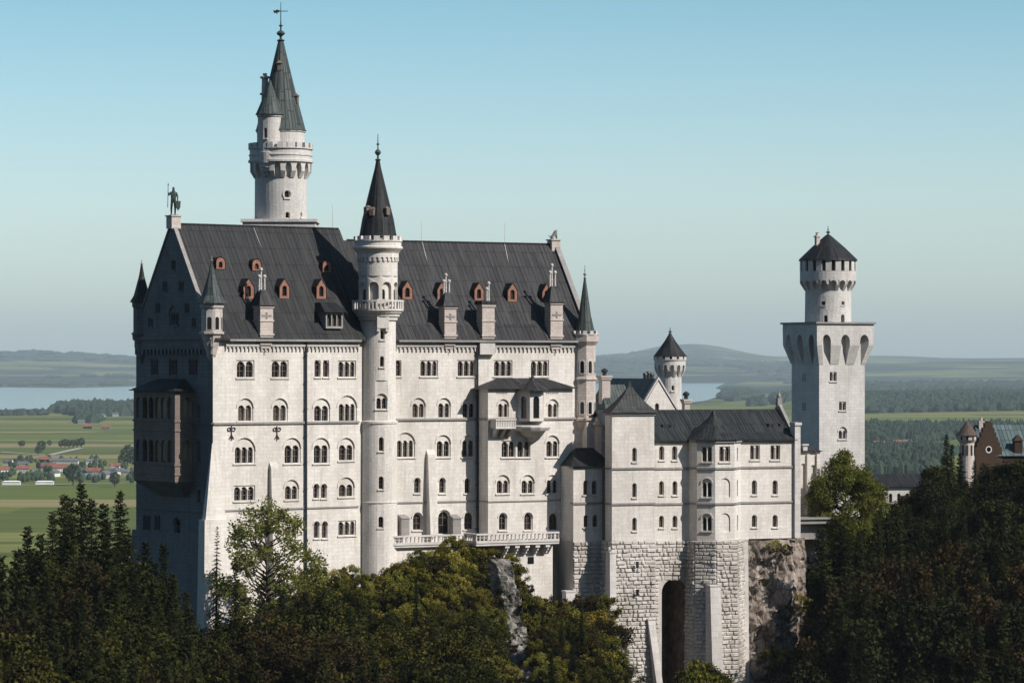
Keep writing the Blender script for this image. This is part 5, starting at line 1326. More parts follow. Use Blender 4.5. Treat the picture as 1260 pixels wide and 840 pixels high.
def ground(x, y):
    dx, dy = x+40, y-440
    a = dx*U1.x+dy*U1.y; b = dx*N1.x+dy*N1.y
    bb = b-lerpt(BF, a)
    base = lerpt(BASE, a)
    nz = noise.fractal(Vector((x/22, y/22, 0)), .9, 2.1, 4)*2.0
    if bb > 0: h = base-lerpt(SL, a)*bb-.002*bb*bb*0
    else:
        ab = -bb; top = max(base, -30) if a > 0 else base
        h = base+(top-base)*(min(1, ab/5) if a < 48 else smooth(10, 16, ab))
        wid = 42 if a < 95 else 70
        h -= max(0, ab-wid)*.62
    h += nz*smooth(0, 12, abs(bb))
    if a < -2: h -= (-2-a)*.22*smooth(0, -30, bb)
    if a > 190: h -= (a-190)*.3
    # floor of the gorge, then the near slope under and behind the viewer
    near = -128+max(0, 150-y)*.30+max(0, -y-40)*.35
    fl = far_h(x, y)
    h = max(h, fl if y > 430 or x < -160 else max(-128, near) if y < 330 else -126)
    if y < 330: h = max(h, min(near, 420))
    return h
def axis(c0, c1, step, far0, far1, g):
    L = []; v = c0
    while v <= c1: L.append(v); v += step
    s = step; v = c1
    while v < far1: s *= g; v += s; L.append(v)
    s = step; v = c0
    while v > far0: s *= g; v -= s; L.insert(0, v)
    return L
xs = axis(-110, 130, 4, -30000, 30000, 1.07); ys = axis(330, 600, 4, -1500, 46000, 1.05)
# finer rows in depth for the plain
W = MB(); rows = [[(x, y, ground(x, y)) for x in xs] for y in ys]; W.grid(rows)
m, nt2, b = newmat('ground', .95, .1)
pos = N(nt2, 'ShaderNodeNewGeometry').outputs['Position']
warp = N(nt2, 'ShaderNodeTexNoise'); warp.inputs['Scale'].default_value = .0012; nt2.links.new(pos, warp.inputs['Vector'])
vm = N(nt2, 'ShaderNodeVectorMath', operation='MULTIPLY_ADD'); nt2.links.new(warp.outputs['Color'], vm.inputs[0]); vm.inputs[1].default_value = (260, 260, 0); nt2.links.new(pos, vm.inputs[2])
vo = N(nt2, 'ShaderNodeTexVoronoi'); vo.distance = 'CHEBYCHEV'; nt2.links.new(mapping(nt2, vm.outputs[0], (.0009, .0072, 0)), vo.inputs['Vector']); vo.inputs['Scale'].default_value = 1
sep = N(nt2, 'ShaderNodeSeparateColor'); nt2.links.new(vo.outputs['Color'], sep.inputs[0])
fr_ = ramp(nt2, [(0, (.085, .105, .022)), (.2, (.115, .135, .028)), (.38, (.17, .175, .05)), (.55, (.095, .12, .024)), (.76, (.22, .19, .085)), (.83, (.13, .145, .034))], 'CONSTANT'); nt2.links.new(sep.outputs[0], fr_.inputs[0])
n1 = noise_n(nt2, mapping(nt2, pos, (.004, .05, .02)), 1, 7, .75); rr_ = ramp(nt2, [(.3, (.6, .62, .62)), (.7, (1.35, 1.3, 1.25))]); nt2.links.new(n1, rr_.inputs[0])
fields = mix(nt2, 1.0, fr_.outputs[0], rr_.outputs[0], 'MULTIPLY')
nw_ = noise_n(nt2, mapping(nt2, pos, (.00045, .0009, .0003)), 1, 5, .62)
# woods: only beyond some kilometres
sp = N(nt2, 'ShaderNodeSeparateXYZ'); nt2.links.new(pos, sp.inputs[0])
far_ = N(nt2, 'ShaderNodeMapRange'); nt2.links.new(sp.outputs['Y'], far_.inputs[0]); far_.inputs[1].default_value = 7000; far_.inputs[2].default_value = 14000; far_.inputs[3].default_value = -.17; far_.inputs[4].default_value = .03
ad = N(nt2, 'ShaderNodeMath', operation='ADD'); nt2.links.new(nw_, ad.inputs[0]); nt2.links.new(far_.outputs[0], ad.inputs[1])
wr = ramp(nt2, [(.50, (0, 0, 0)), (.515, (1, 1, 1))]); nt2.links.new(ad.outputs[0], wr.inputs[0])
c = mix(nt2, wr.outputs[0], fields, (.018, .030, .014))
nr = N(nt2, 'ShaderNodeMapRange'); nt2.links.new(sp.outputs['Y'], nr.inputs[0]); nr.inputs[1].default_value = 650; nr.inputs[2].default_value = 900
nf = noise_n(nt2, pos, .35, 6, .7); fl_ = ramp(nt2, [(.35, (.014, .014, .006)), (.65, (.036, .033, .014))]); nt2.links.new(nf, fl_.inputs[0])
c = mix(nt2, nr.outputs[0], fl_.outputs[0], c)
nt2.links.new(c, b.inputs['Base Color'])
gr_o = W.build('ground', m, None); tag(gr_o, kind='structure')
gr_o.data.polygons.foreach_set('use_smooth', [True]*len(gr_o.data.polygons))
# ---------------------------------------------------------------- lake
def gp(px, py, z=PLAIN): y = F*(-z)/(py-HY); return ((px-630)/F*y, y)
m, n3, b = newmat('lake_water', .12, .5); b.inputs['Base Color'].default_value = (.05, .10, .14, 1); b.inputs['Metallic'].default_value = .0
lp = [gp(-900, 507), (gp(-200, 509)), gp(0, 508.5), gp(45, 508.5), gp(60, 504), gp(100, 502), gp(170, 500), gp(300, 498), gp(560, 498), gp(735, 497), gp(800, 499), gp(840, 497.5), gp(868, 494), gp(886, 488), gp(889, 481), gp(880, 478), gp(893, 471.5), gp(860, 469.5), gp(700, 470), gp(400, 471), gp(150, 476.5), gp(80, 478), gp(10, 477), gp(-300, 478), gp(-1200, 482)]
W = MB(); W.sheet([lp], lambda x, y: Vector((x, y, PLAIN+3)))
tag(W.build('lake', m, None), kind='structure')
def in_poly(x, y, P):
    c_ = False
    for (x0, y0), (x1, y1) in zip(P, P[1:]+P[:1]):
        if (y0 > y) != (y1 > y) and x < (x1-x0)*(y-y0)/(y1-y0)+x0: c_ = not c_
    return c_
# ---------------------------------------------------------------- far woods: thousands of crowns in patches
M['farwood'] = plain('far_wood', (.020, .034, .018), .95, .5, .02)
M['farwood2'] = plain('hedge_green', (.030, .048, .020), .95, .4, .05)
def crowns(mb, x, y, h, r, rg):
    z = far_h(x, y)-1
    n = 5; a0 = rg.random()*6
    if rg.random() < .45:
        prof = [(r*.7, z), (r*1.05, z+h*.4), (r*.7, z+h*.8), (.01, z+h*.95)]
    else: prof = [(r, z), (r*.7, z+h*.45), (.01, z+h*1.1)]
    mb.lathe(x, y, prof, n, a0, cap=False)
def wood(name, patches, label_, seed):
    rg = random.Random(seed); mb = MB()
    for (pl_, dens, h) in patches:       # patch polygons in plain coordinates
        x0, x1 = min(p[0] for p in pl_), max(p[0] for p in pl_); y0, y1 = min(p[1] for p in pl_), max(p[1] for p in pl_)
        nn = int((x1-x0)*(y1-y0)/dens**2)
        for _ in range(min(nn, 22000)):
            x, y = rg.uniform(x0, x1), rg.uniform(y0, y1)
            if in_poly(x, y, pl_) and (noise.noise(Vector((x/160, y/160, 5))) > -.28): crowns(mb, x, y, h*rg.uniform(.6, 1.15), dens*.55*rg.uniform(.8, 1.3), rg)
    return tag(mb.build(name, M['farwood'], None), label_, 'woodland', None, 'stuff')
def pp(*l): return [gp(*p) for p in l]
wood('lakeside_wood', [(pp((60, 508), (95, 512), (168, 512), (175, 500), (100, 500), (70, 503)), 30, 24), (pp((-60, 512), (50, 511), (60, 508.8), (-60, 509.5)), 26, 16), (pp((92, 522), (118, 520), (126, 516), (95, 516)), 24, 18)],
     'dark wood on the spit along the near shore of the lake, left of the palace', 1)
wood('right_forest_band', [(pp((1060, 512), (1300, 514), (1310, 492), (1180, 490), (1060, 498)), 27, 22), (pp((1060, 486), (1300, 488), (1300, 480), (1060, 479)), 60, 24)],
     'wide dark forest band on the plain right of the square tower', 2)
wood('right_near_wood', [(pp((1060, 547), (1130, 546), (1200, 541), (1300, 543), (1300, 531), (1060, 529)), 14, 18), (pp((1055, 583), (1140, 584), (1180, 560), (1140, 553), (1055, 556)), 11, 15)],
     'dark trees on the plain behind the large bright tree and gatehouse', 3)
wood('shore_grove', [(pp((885, 492), (905, 494), (935, 488), (925, 482), (893, 480)), 45, 22), (pp((922, 502), (940, 502), (940, 496), (924, 496)), 26, 24), (pp((950, 500), (980, 500), (980, 490), (948, 491)), 30, 24), (pp((735, 470), (900, 468), (980, 474), (980, 466), (735, 464)), 110, 30)],
     'groves around the lake shore seen between the round tower and the square tower', 4)
wood('far_left_woods', [(pp((-40, 476), (60, 475), (170, 474.5), (170, 471.5), (-40, 472)), 120, 30), (pp((-40, 468.5), (170, 468), (170, 466), (-40, 466)), 160, 34)],
     'dark woods on the far shore of the lake at the left', 5)
# hedges / tree rows in the fields are separate countable trees
def field_tree_mesh(seed):
    rg = random.Random(seed); mb = MB()
    for _ in range(260):
        u = rg.uniform(-1, 1); th = rg.uniform(0, 2*pi); r = 4.2*rg.uniform(.5, 1)**.5; s_ = sqrt(1-u*u)
        p = Vector((r*s_*cos(th), r*s_*sin(th), 7+r*u*1.15)); q = [p+Vector((rg.uniform(-1, 1), rg.uniform(-1, 1), rg.uniform(-1, 1)))*1.3 for _ in range(3)]
        mb.face(q)
    cr = mb; tk = MB(); tk.tube((0, 0, -1), (0, 0, 6), .5, .3, 6); return cr, tk
def tree_obj(name, crown_mb, trunk_mb, lm, label, cat='tree', group=None):
    o = bpy.data.objects.new(name, None); C.objects.link(o); tag(o, label, cat, group)
    a = crown_mb.build('crown', lm, None); a.parent = o; a.location = Vector(a['_o']); 
    t = trunk_mb.build('trunk', M['bark'], None); t.parent = o; t.location = Vector(t['_o'])
    return o
def copy_tree(o, label=None, group=None):
    r = o.copy(); C.objects.link(r)
    for ch in o.children:
        c_ = ch.copy(); C.objects.link(c_); c_.parent = r
    if label: r['label'] = label
    if group: r['group'] = group
    return r
protos = {}
def place(kind, x, y, z, s, rot=None, label=None, group=None, sxy=1.0):
    o = protos[kind]
    if o.get('_used'): o = copy_tree(o); 
    else: o['_used'] = 1
    if label: o['label'] = label
    if group: o['group'] = group
    elif 'group' in o: del o['group']
    o.location = (x, y, z); o.scale = (s*sxy, s*sxy, s); o.rotation_euler = (0, 0, rnd.uniform(0, 6.28) if rot is None else rot)
    return o
protos['field'] = tree_obj('field_tree', *field_tree_mesh(3), M['farwood2'], 'small round dark tree standing alone in the green fields at the left')
for i, (px, py, s) in enumerate([(75, 551, .6), (80, 551, .7), (85, 551, .65), (90, 551, .65), (95, 551, .7), (100, 551, .8), (51, 557, .9), (47, 560, .7), (61, 549, .5), (54, 550, .45), (28, 550, .55), (25, 550, .5), (157, 573, 1.5), (163, 572, 1.2), (141, 599, .9), (90, 597, 1.3)]):
    x, y = gp(px, py); lb = 'row of dark trees between the striped fields above the village' if 2 < 0 else None
    if i < 6: place('field', x, y, PLAIN, s*1.6, label='dark round tree in the close row between the fields above the village', group='row of field trees')
    elif i < 12: place('field', x, y, PLAIN, s*1.6, label='lone small dark tree in the fields left of the tree row', group='lone field trees')
    else: place('field', x, y, PLAIN, s*1.4, label='dark round tree at the village edge beside the palace west wall', group='village edge trees')
# ---------------------------------------------------------------- village houses
M['redroof'] = plain('red_tile_roof', (.20, .07, .05), .8, .3, .3); M['greyroof'] = plain('grey_tile_roof', (.10, .105, .115), .8, .3, .3)
M['plaster'] = plain('white_plaster', (.70, .68, .65), .85, .08, .5); M['darkwood'] = plain('dark_wood', (.09, .07, .055), .85, .3, .5)
def house_parts(w_, d_, h_, rh):
    wl = MB(); wl.sheet([[(-w_/2, 0), (w_/2, 0), (w_/2, h_), (-w_/2, h_)]], lambda a, z: Vector((a, -d_/2, z)))
    wl.box(0, 0, 0, h_, w_/2, d_/2); 
    for s_ in (-1, 1): wl.face([(s_*w_/2, -d_/2, h_), (s_*w_/2, d_/2, h_), (s_*w_/2, 0, h_+rh)])
    rf = MB(); o = .9
    t = [[(a, -d_/2-o, h_-o*.5), (a, 0, h_+rh+.2), (a, d_/2+o, h_-o*.5)] for a in (-w_/2-o, w_/2+o)]
    rf.grid([t[1], t[0]]); rf.grid([[(x, y, z-.35) for x, y, z in r] for r in t])
    rf.box(w_*.2, 1, h_+rh*.5, h_+rh+1.2, .5, .5)
    wn = MB(); 
    for k in range(int(w_/3.2)):
        for zz in (1.2, 4.0):
            if zz+1.3 < h_: x = -w_/2+1.6+k*3.2; wn.face([(x, -d_/2-.03, zz), (x+1.2, -d_/2-.03, zz), (x+1.2, -d_/2-.03, zz+1.4), (x, -d_/2-.03, zz+1.4)])
    return wl, rf, wn
hp = {}
def house(px, py, w_, roof, rot, lab, grp='village houses', wall='plaster'):
    key = (w_, roof, wall)
    if key not in hp:
        wl, rf, wn = house_parts(w_, w_*.62 if w_ < 30 else 16, 6.2 if w_ < 30 else 5, w_*.2 if w_ < 30 else 4)
        o = bpy.data.objects.new('village_house', None); C.objects.link(o); tag(o, lab, 'house', grp)
        for nm, mb, mt in (('wall', wl, wall), ('roof', rf, roof), ('windows_strip', wn, None)):
            if mt is None: nm, mt = 'window', 'glass'
            c_ = mb.build(nm, M[mt], None); c_.parent = o; c_.location = Vector(c_['_o'])
        hp[key] = o
    else: o = copy_tree(hp[key], lab, grp)
    x, y = gp(px, py); o.location = (x, y, far_h(x, y)); o.rotation_euler = (0, 0, rot); o.scale = (.62, .62, .72)
    return o
HS = [(28, 575, 20, 'greyroof', .1, 'small white house with grey roof at the left end of the village'),
 (28, 581, 22, 'redroof', .15, 'white house with dark red roof below the leftmost trees of the village'), (10, 572, 18, 'greyroof', -.3, None),
 (54, 569, 20, 'redroof', .2, 'tall white house with bright red-orange roof left of the long grey shed'),
 (60, 578, 26, 'redroof', -.1, None), (73, 580, 28, 'redroof', .1, None), (67, 586, 20, 'greyroof', 1.2, 'bright white gable-fronted house in the middle of the village'),
 (45, 585, 18, 'greyroof', .5, None), (79, 570, 56, 'greyroof', .05, 'long dark grey shed behind the red-roofed houses'),
 (96, 583, 40, 'greyroof', -.05, 'long grey-roofed hall right of the village centre'), (110, 571, 16, 'greyroof', .4, None), (118, 570, 16, 'greyroof', -.4, None),
 (116, 584, 24, 'redroof', .1, 'white house with pinkish red roof near the right end of the village'), (108, 590, 18, 'greyroof', .9, None), (117, 590, 18, 'greyroof', .2, None),
 (129, 588, 26, 'greyroof', 1.3, 'wide pale house with bluish grey roof near the right end of the village'), (142, 577, 20, 'redroof', .3, None), (147, 584, 20, 'greyroof', .8, None), (139, 582, 16, 'greyroof', .2, None), (155, 585, 18, 'greyroof', .2, None), (4, 582, 20, 'redroof', .4, None), (100, 590, 16, 'greyroof', .2, None)]
for (px, py, w_, rf, rot, lab) in HS:
    if lab: house(px, py, w_, rf, rot, lab)
    else: house(px, py, w_, rf, rot, 'small village house with %s roof among the trees on the left plain' % ('red' if rf == 'redroof' else 'grey'), 'small %s-roofed village houses' % ('red' if rf == 'redroof' else 'grey'))
for (px, py) in ((1082, 550), (1095, 553), (1106, 549), (1121, 552)): house(px, py, 26, 'redroof', rnd.uniform(-.3, .3), 'red-roofed house of the hamlet right of the square tower', 'red-roofed hamlet houses')
for (px, py) in ((1145, 556), (1153, 555), (1116, 548)): house(px, py, 22, 'greyroof', rnd.uniform(-.5, .5), 'white house with grey roof in front of the woods left of the gate turret', 'white hamlet houses')
for (px, py) in ((130, 528), (108, 527)): house(px, py, 28, 'redroof', .1, 'isolated farm on the green plain below the lakeside wood', 'isolated farms')
for (px, py) in ((100, 521), (118, 513), (126, 513), (142, 512)): house(px, py, 24, 'greyroof', .2, 'tiny pale house in front of the lakeside wood', 'lakeside houses')
for (px, py) in ((14, 596), (55, 596)):
    W = MB(); x, y = gp(px, py); W.box(x, y, PLAIN, PLAIN+3, 9, 3.5, .03); W.box(x, y, PLAIN+3.002, PLAIN+4, 9.6, 4.2, .03, .7)
    tag(W.build('greenhouse', M['plaster'], None), 'long low pale shed roof at the near edge of the village, %s' % ('left end' if px < 30 else 'right of its twin'), 'shed')
rg = random.Random(12); W = MB()
for _ in range(300):
    px = rg.uniform(-5, 165); py = rg.uniform(566, 594); x, y = gp(px, py)
    if noise.noise(Vector((px/16, py/9, 2))) < -.05: continue
    u = rg.uniform(.35, .85); W.lathe(x, y, [(3*u, PLAIN), (4.4*u, PLAIN+4*u), (3.6*u, PLAIN+8*u), (.3, PLAIN+11*u)], 6, rg.random()*6, cap=False)
tag(W.build('village_trees', M['farwood2'], None), 'dark round garden trees massed between the village houses', 'trees', None, 'stuff')
# ---------------------------------------------------------------- road past the village
m_, _, b_ = newmat('pale_road', .9, .1); b_.inputs['Base Color'].default_value = (.34, .32, .29, 1)
for k, (pts, wd) in enumerate(([((-60, 599.5), (60, 596), (170, 593.5)), 8], [((-60, 549), (60, 549), (110, 546), (170, 547)), 7], [((0, 556), (60, 560), (100, 551), (170, 551)), 10])):
    W = MB(); P_ = [Vector((*gp(*p), PLAIN+.3+.1*k)) for p in pts]
    for p, q in zip(P_[:-1], P_[1:]):
        d = Vector((-(q-p).y, (q-p).x, 0)).normalized()*wd/2; W.face([p-d, q-d, q+d, p+d])
    tag(W.build('road', m_, None), kind='structure')

# ================================================================ ROCKS
def rock_mesh(name, mat, P0, P1_, z0, z1, depth, amp, seed, nx=80, nz=90, lean=0.0, shape=None):
    """rough cliff between two plan points; bulges outward"""
    f = Frame(P0[0], P0[1], atan2(P1_[1]-P0[1], P1_[0]-P0[0])); L = sqrt((P1_[0]-P0[0])**2+(P1_[1]-P0[1])**2); mb = MB(); rows = []
    for j in range(nz+1):
        v = j/nz; z = z0+(z1-z0)*v; r = []
        for i in range(nx+1):
            u = i/nx; t = L*u; e = sin(pi*u)**.45 if shape is None else shape(u, v)
            p = f.P(t, z, 0)
            v3 = Vector((p.x+seed, p.y, p.z*.7)); d1 = noise.voronoi(v3/3.2)[0]; d2 = noise.voronoi(v3/1.1+Vector((3, 3, 3)))[0]; n_ = noise.fractal(v3/6, .8, 2.2, 5)*amp*.8+(d1[1]-d1[0])*amp*.9+(d2[1]-d2[0])*amp*.28-amp*.3
            o = depth*e*(1-v**6*.5)+n_*min(1, (1-v)*8+.15)+lean*(1-v)
            r.append(f.P(t+noise.noise(p/3)*.5, z+noise.noise(p/2.5+Vector((5, 5, 5)))*.6, o))
        rows.append(r)
    mb.grid(rows); top = rows[-1]; mb.grid([top, [f.P(L*i/nx, z1, -4) for i in range(nx+1)]])
    return mb.build(name, mat, None)
m, n4, b = newmat('cliff_rock', .95, .15)
pos = N(n4, 'ShaderNodeNewGeometry').outputs['Position']
nn1 = noise_n(n4, mapping(n4, pos, (.35, .35, .12)), 1, 8, .7); c1 = ramp(n4, [(.30, (.06, .047, .040)), (.48, (.25, .205, .175)), (.68, (.46, .40, .35))]); n4.links.new(nn1, c1.inputs[0])
nn2 = noise_n(n4, mapping(n4, pos, (.25, .25, .5)), 1, 5, .7); c2 = ramp(n4, [(.58, (0, 0, 0)), (.68, (1, 1, 1))]); n4.links.new(nn2, c2.inputs[0])
vv = N(n4, 'ShaderNodeTexVoronoi'); vv.feature = 'DISTANCE_TO_EDGE'; vv.inputs['Scale'].default_value = 1
wn_ = N(n4, 'ShaderNodeTexNoise'); wn_.inputs['Scale'].default_value = .6; wn_.inputs['Detail'].default_value = 5; n4.links.new(pos, wn_.inputs['Vector'])
va = N(n4, 'ShaderNodeVectorMath', operation='MULTIPLY_ADD'); n4.links.new(wn_.outputs['Color'], va.inputs[0]); va.inputs[1].default_value = (2.5, 2.5, 2.5); n4.links.new(pos, va.inputs[2])
n4.links.new(mapping(n4, va.outputs[0], (.55, .55, .30)), vv.inputs['Vector'])
vr = ramp(n4, [(.0, (.25, .22, .2)), (.06, (1, 1, 1))]); n4.links.new(vv.outputs['Distance'], vr.inputs[0])
c = mix(n4, c2.outputs[0], c1.outputs[0], (.06, .06, .02)); c = mix(n4, 1.0, c, vr.outputs[0], 'MULTIPLY'); n4.links.new(c, b.inputs['Base Color'])
bp = N(n4, 'ShaderNodeBump'); bp.inputs['Strength'].default_value = 1; bp.inputs['Distance'].default_value = .35; n4.links.new(noise_n(n4, pos, 1.1, 8, .75), bp.inputs['Height']); n4.links.new(bp.outputs[0], b.inputs['Normal'])
M['rock'] = m
m, n4, b = newmat('pale_rock', .95, .15)
pos = N(n4, 'ShaderNodeNewGeometry').outputs['Position']
nn1 = noise_n(n4, mapping(n4, pos, (.7, .7, .6)), 1, 8, .75); c1 = ramp(n4, [(.32, (.05, .045, .035)), (.5, (.24, .22, .20)), (.66, (.48, .45, .42))]); n4.links.new(nn1, c1.inputs[0]); nn2 = noise_n(n4, pos, .45, 5, .7); c2 = ramp(n4, [(.50, (0, 0, 0)), (.58, (1, 1, 1))]); n4.links.new(nn2, c2.inputs[0]); n4.links.new(mix(n4, c2.outputs[0], c1.outputs[0], (.035, .04, .014)), b.inputs['Base Color'])
bp = N(n4, 'ShaderNodeBump'); bp.inputs['Strength'].default_value = 1; bp.inputs['Distance'].default_value = .4; n4.links.new(noise_n(n4, pos, 1.1, 8, .75), bp.inputs['Height']); n4.links.new(bp.outputs[0], b.inputs['Normal'])
M['palerock'] = m
q0 = PK.P(PK.t(913, KO), 0, KO-1.2); q1 = PK.P(PK.t(1001, KO), 0, KO-2.5)
tag(rock_mesh('cliff', M['rock'], q0.xy, q1.xy, -58, PK.z(664.5, 25, KO)+.15, 3.6, 2.3, 3), 'brown weathered cliff carrying the right end of the castle wing', None, None, 'structure')
def ground_hit(px, py):
    Y = 360.0; k = (px-630)/F; e = (HY-py)/F
    while Y < 449:
        if e*Y < ground(k*Y, Y): break
        Y += .4
    return Vector((k*Y, Y, e*Y))
W = MB(); rows = []; nr_, nc_ = 90, 46
for j in range(nr_+1):
    v = j/nr_; py = 686+(862-686)*v; x0 = 602+v*22; x1 = 628+v*44; r = []
    for i in range(nc_+1):
        u = i/nc_; q = ground_hit(x0+(x1-x0)*u+3*noise.noise(Vector((py/14, 4, 1 if u < .5 else 9))), py)
        edge = min(1, min(u, 1-u)*5, v*10+.1)
        d1 = noise.voronoi(q/2.6)[0]; d2 = noise.voronoi(q/.9)[0]
        o = edge*(.5+1.5*(d1[1]-d1[0])+.55*(d2[1]-d2[0])+.6*noise.noise(q/3))-.4*(1-edge)
        r.append(q+Vector((N1.x*.75, N1.y*.75, .6))*o)
    rows.append(r)
W.grid(rows)
tag(W.build('rock_face', M['palerock'], None), 'pale grey rock streak running down the slope below the terrace', None, None, 'structure')
q0 = PK.P(PK.t(700, 2), 0, 3); q1 = PK.P(PK.t(768, 2), 0, 2.5)
tag(rock_mesh('rock_face', M['palerock'], q0.xy, q1.xy, -62, PK.z(790, 0, 2), 2.5, 1.6, 19, lean=5), 'low pale rock at the foot of the square tower base', None, None, 'structure')

# ================================================================ TREES
def conifer(seed, H=24, R0=3.2, dens=1.35, thin=0):
    rg = random.Random(seed); mb = MB(); tk = MB()
    bend = Vector((rg.uniform(-.3, .3), rg.uniform(-.3, .3), 0))
    ax = lambda z: bend*(z/H)**2
    tk.tube((0, 0, -2), tuple(ax(H*.5)+Vector((0, 0, H*.5))), H*.014, H*.009, 7); tk.tube(tuple(ax(H*.5)+Vector((0, 0, H*.5))), tuple(ax(H)+Vector((0, 0, H))), H*.009, .02, 6)
    z = H*(.06+thin*.1)
    while z < H*.99:
        k = 1-z/H; L0 = R0*1.15*k**.82*(.86+.28*noise.noise(Vector((z*.45, seed, 1))))+.12
        nb = (6+int(5*k)) if not thin else 4+int(3*k)
        a0 = rg.uniform(0, 6.28)
        for i in range(nb):
            a = a0+2*pi*i/nb+rg.uniform(-.35, .35); L = L0*rg.choice((.55, .75, .9, 1, 1.05, 1.22))*rg.uniform(.85, 1.1)
            d = Vector((cos(a), sin(a), 0)); side = Vector((-sin(a), cos(a), 0)); p0 = ax(z)+Vector((0, 0, z+rg.uniform(-.15, .15)))
            droop = -.45+1.15*min(1, k*3.2)**.6; ns = max(3, int(L/.26*dens))
            if L > 1.0: tk.tube(tuple(p0), tuple(p0+d*L*.8+Vector((0, 0, -droop*L*.55))), .045, .012, 3)
            for s_ in range(ns):
                u = (s_+.5)/ns; c_ = p0+d*(L*u)+Vector((0, 0, -droop*L*u+.30*L*u*u))
                wd = min(.75, .09+.42*L*(1-u*.85))*rg.uniform(.55, 1.25)
                for sg in (-1, 1):
                    tip = c_+side*sg*wd+d*rg.uniform(.05, .32)+Vector((0, 0, rg.uniform(-.55, -.05)*min(1, wd*2)))
                    mb.face((c_-d*.09, tip, c_+d*rg.uniform(.12, .26)+Vector((0, 0, rg.uniform(-.08, .06)))))
                if rg.random() < .5: mb.face((c_, c_+d*.2+side*rg.uniform(-.12, .12), c_+d*.06+side*rg.uniform(-.15, .15)+Vector((0, 0, -min(.5, wd)))))
        z += (.17+.25*min(1, k*4))*(1.0 if not thin else 1.8)
    return mb, tk
def broad(seed, H=14, R0=4.6, leaves=9000, ls=.30, open_=0.0, clumps=46, low=.22):
    rg = random.Random(seed); mb = MB(); tk = MB()
    tk.tube((0, 0, -2), (0, 0, H*.35), H*.022, H*.016, 7)
    cl = []
    for i in range(clumps):
        for _ in range(60):
            u = Vector((rg.uniform(-1, 1), rg.uniform(-1, 1), rg.uniform(-1, 1)))
            if .35 < u.length < 1: break
        zz = H*(low+(1-low)*.5)+u.z*H*(1-low)*.47
        kz = (zz/H-low)/(1-low); rad = R0*(.55+.6*sin(min(1, max(0, kz))*pi*.95)**.8)*(.98 if kz < .75 else .8)
        c_ = Vector((u.x*rad, u.y*rad, zz)); r = R0*rg.uniform(.13, .27)*(1-open_*.4); cl.append((c_, r))
        base = Vector((0, 0, min(H*.8, max(H*.18, c_.z-abs(c_.xy.length)*.8)))); mid = base.lerp(c_, .55)+Vector((0, 0, -.15*c_.xy.length))
        tk.tube(tuple(base), tuple(mid), .10*H/14, .06, 4); tk.tube(tuple(mid), tuple(c_), .06, .02, 3)
    cl.append((Vector((0, 0, H*.93)), R0*.2))
    per = leaves//len(cl)
    for c_, r in cl:
        for _ in range(per):
            d = Vector((rg.gauss(0, 1), rg.gauss(0, 1), rg.gauss(0, .75))); d.normalize(); p = c_+d*r*(rg.random()**.45)*1.15
            p.z -= .1*r
            s_ = ls*rg.uniform(.6, 1.25); a = Vector((rg.gauss(0, 1), rg.gauss(0, 1), rg.gauss(0, .7))).normalized(); b_ = a.cross(Vector((rg.gauss(0, 1), rg.gauss(0, 1), rg.gauss(0, 1)))).normalized()
            mb.face((p-a*s_*.6, p+b_*s_*.38, p+a*s_*.6, p-b_*s_*.38))
    return mb, tk
def reg(key, name, parts, mat, label='tree', cat='tree'):
    protos[key] = tree_obj(name, *parts, mat, label, cat)
reg('c1', 'spruce_tree', conifer(1, 24, 3.9), M['conifer']); reg('c2', 'spruce_tree', conifer(2, 24, 4.6), M['conifer']); reg('c3', 'spruce_tree', conifer(3, 24, 3.3), M['conifer']); reg('c4', 'spruce_tree', conifer(8, 24, 3.0, 1.1, 1), M['conifer'])
reg('b1', 'broadleaf_tree', broad(11, 20, 5.6, 24000, .32, 0, 90), M['yewgreen']); reg('b2', 'broadleaf_tree', broad(12, 20, 4.8, 22000, .32, 0, 80), M['yewgreen']); reg('b3', 'broadleaf_tree', broad(13, 20, 5.8, 20000, .32, .2, 90), M['brownleaf'])
reg('b4', 'broadleaf_tree', broad(14, 20, 5.0, 24000, .32, 0, 90), M['conifer'])
reg('big', 'bright_tree', broad(21, 24, 6.8, 52000, .36, -.25, 170, .03), M['brightleaf']); reg('thin', 'sparse_tree', broad(22, 20, 6.2, 14000, .32, .6, 110, .12), M['sparse'])
reg('s1', 'shrub', broad(31, 4, 2.6, 6500, .19, .3, 34, .02), M['shrubleaf'], cat='shrub'); reg('s2', 'shrub', broad(32, 3.4, 2.4, 5500, .17, .2, 26, .02), M['brownleaf'], cat='shrub')
reg('s3', 'shrub', broad(33, 4, 2.6, 5500, .17, .2, 26, .02), M['brightleaf'], cat='shrub')
HT = {'c1': 24, 'c2': 24, 'c3': 24, 'c4': 24, 'b1': 20, 'b2': 20, 'b3': 20, 'b4': 20, 'big': 24, 'thin': 20, 's1': 4, 's2': 3.4, 's3': 4}
def tree(kind, px, ytop, Y, label, group=None, minh=None, maxh=None, wide=1.0):
    x = px2w(px, Y); zt = zpx(ytop, Y); g_ = ground(x, Y)
    if kind[0] == 'b': zt -= 1.0
    h = zt-g_
    if minh and h < minh: g_ = zt-minh; h = minh
    if maxh and h > maxh: g_ = zt-maxh; h = maxh
    s = h/HT[kind]
    return place(kind, x, Y, g_, s, label=label, group=group, sxy=wide*(1.0 if s < 1.3 else (1.3/s)**.5))
CT = 'tree'
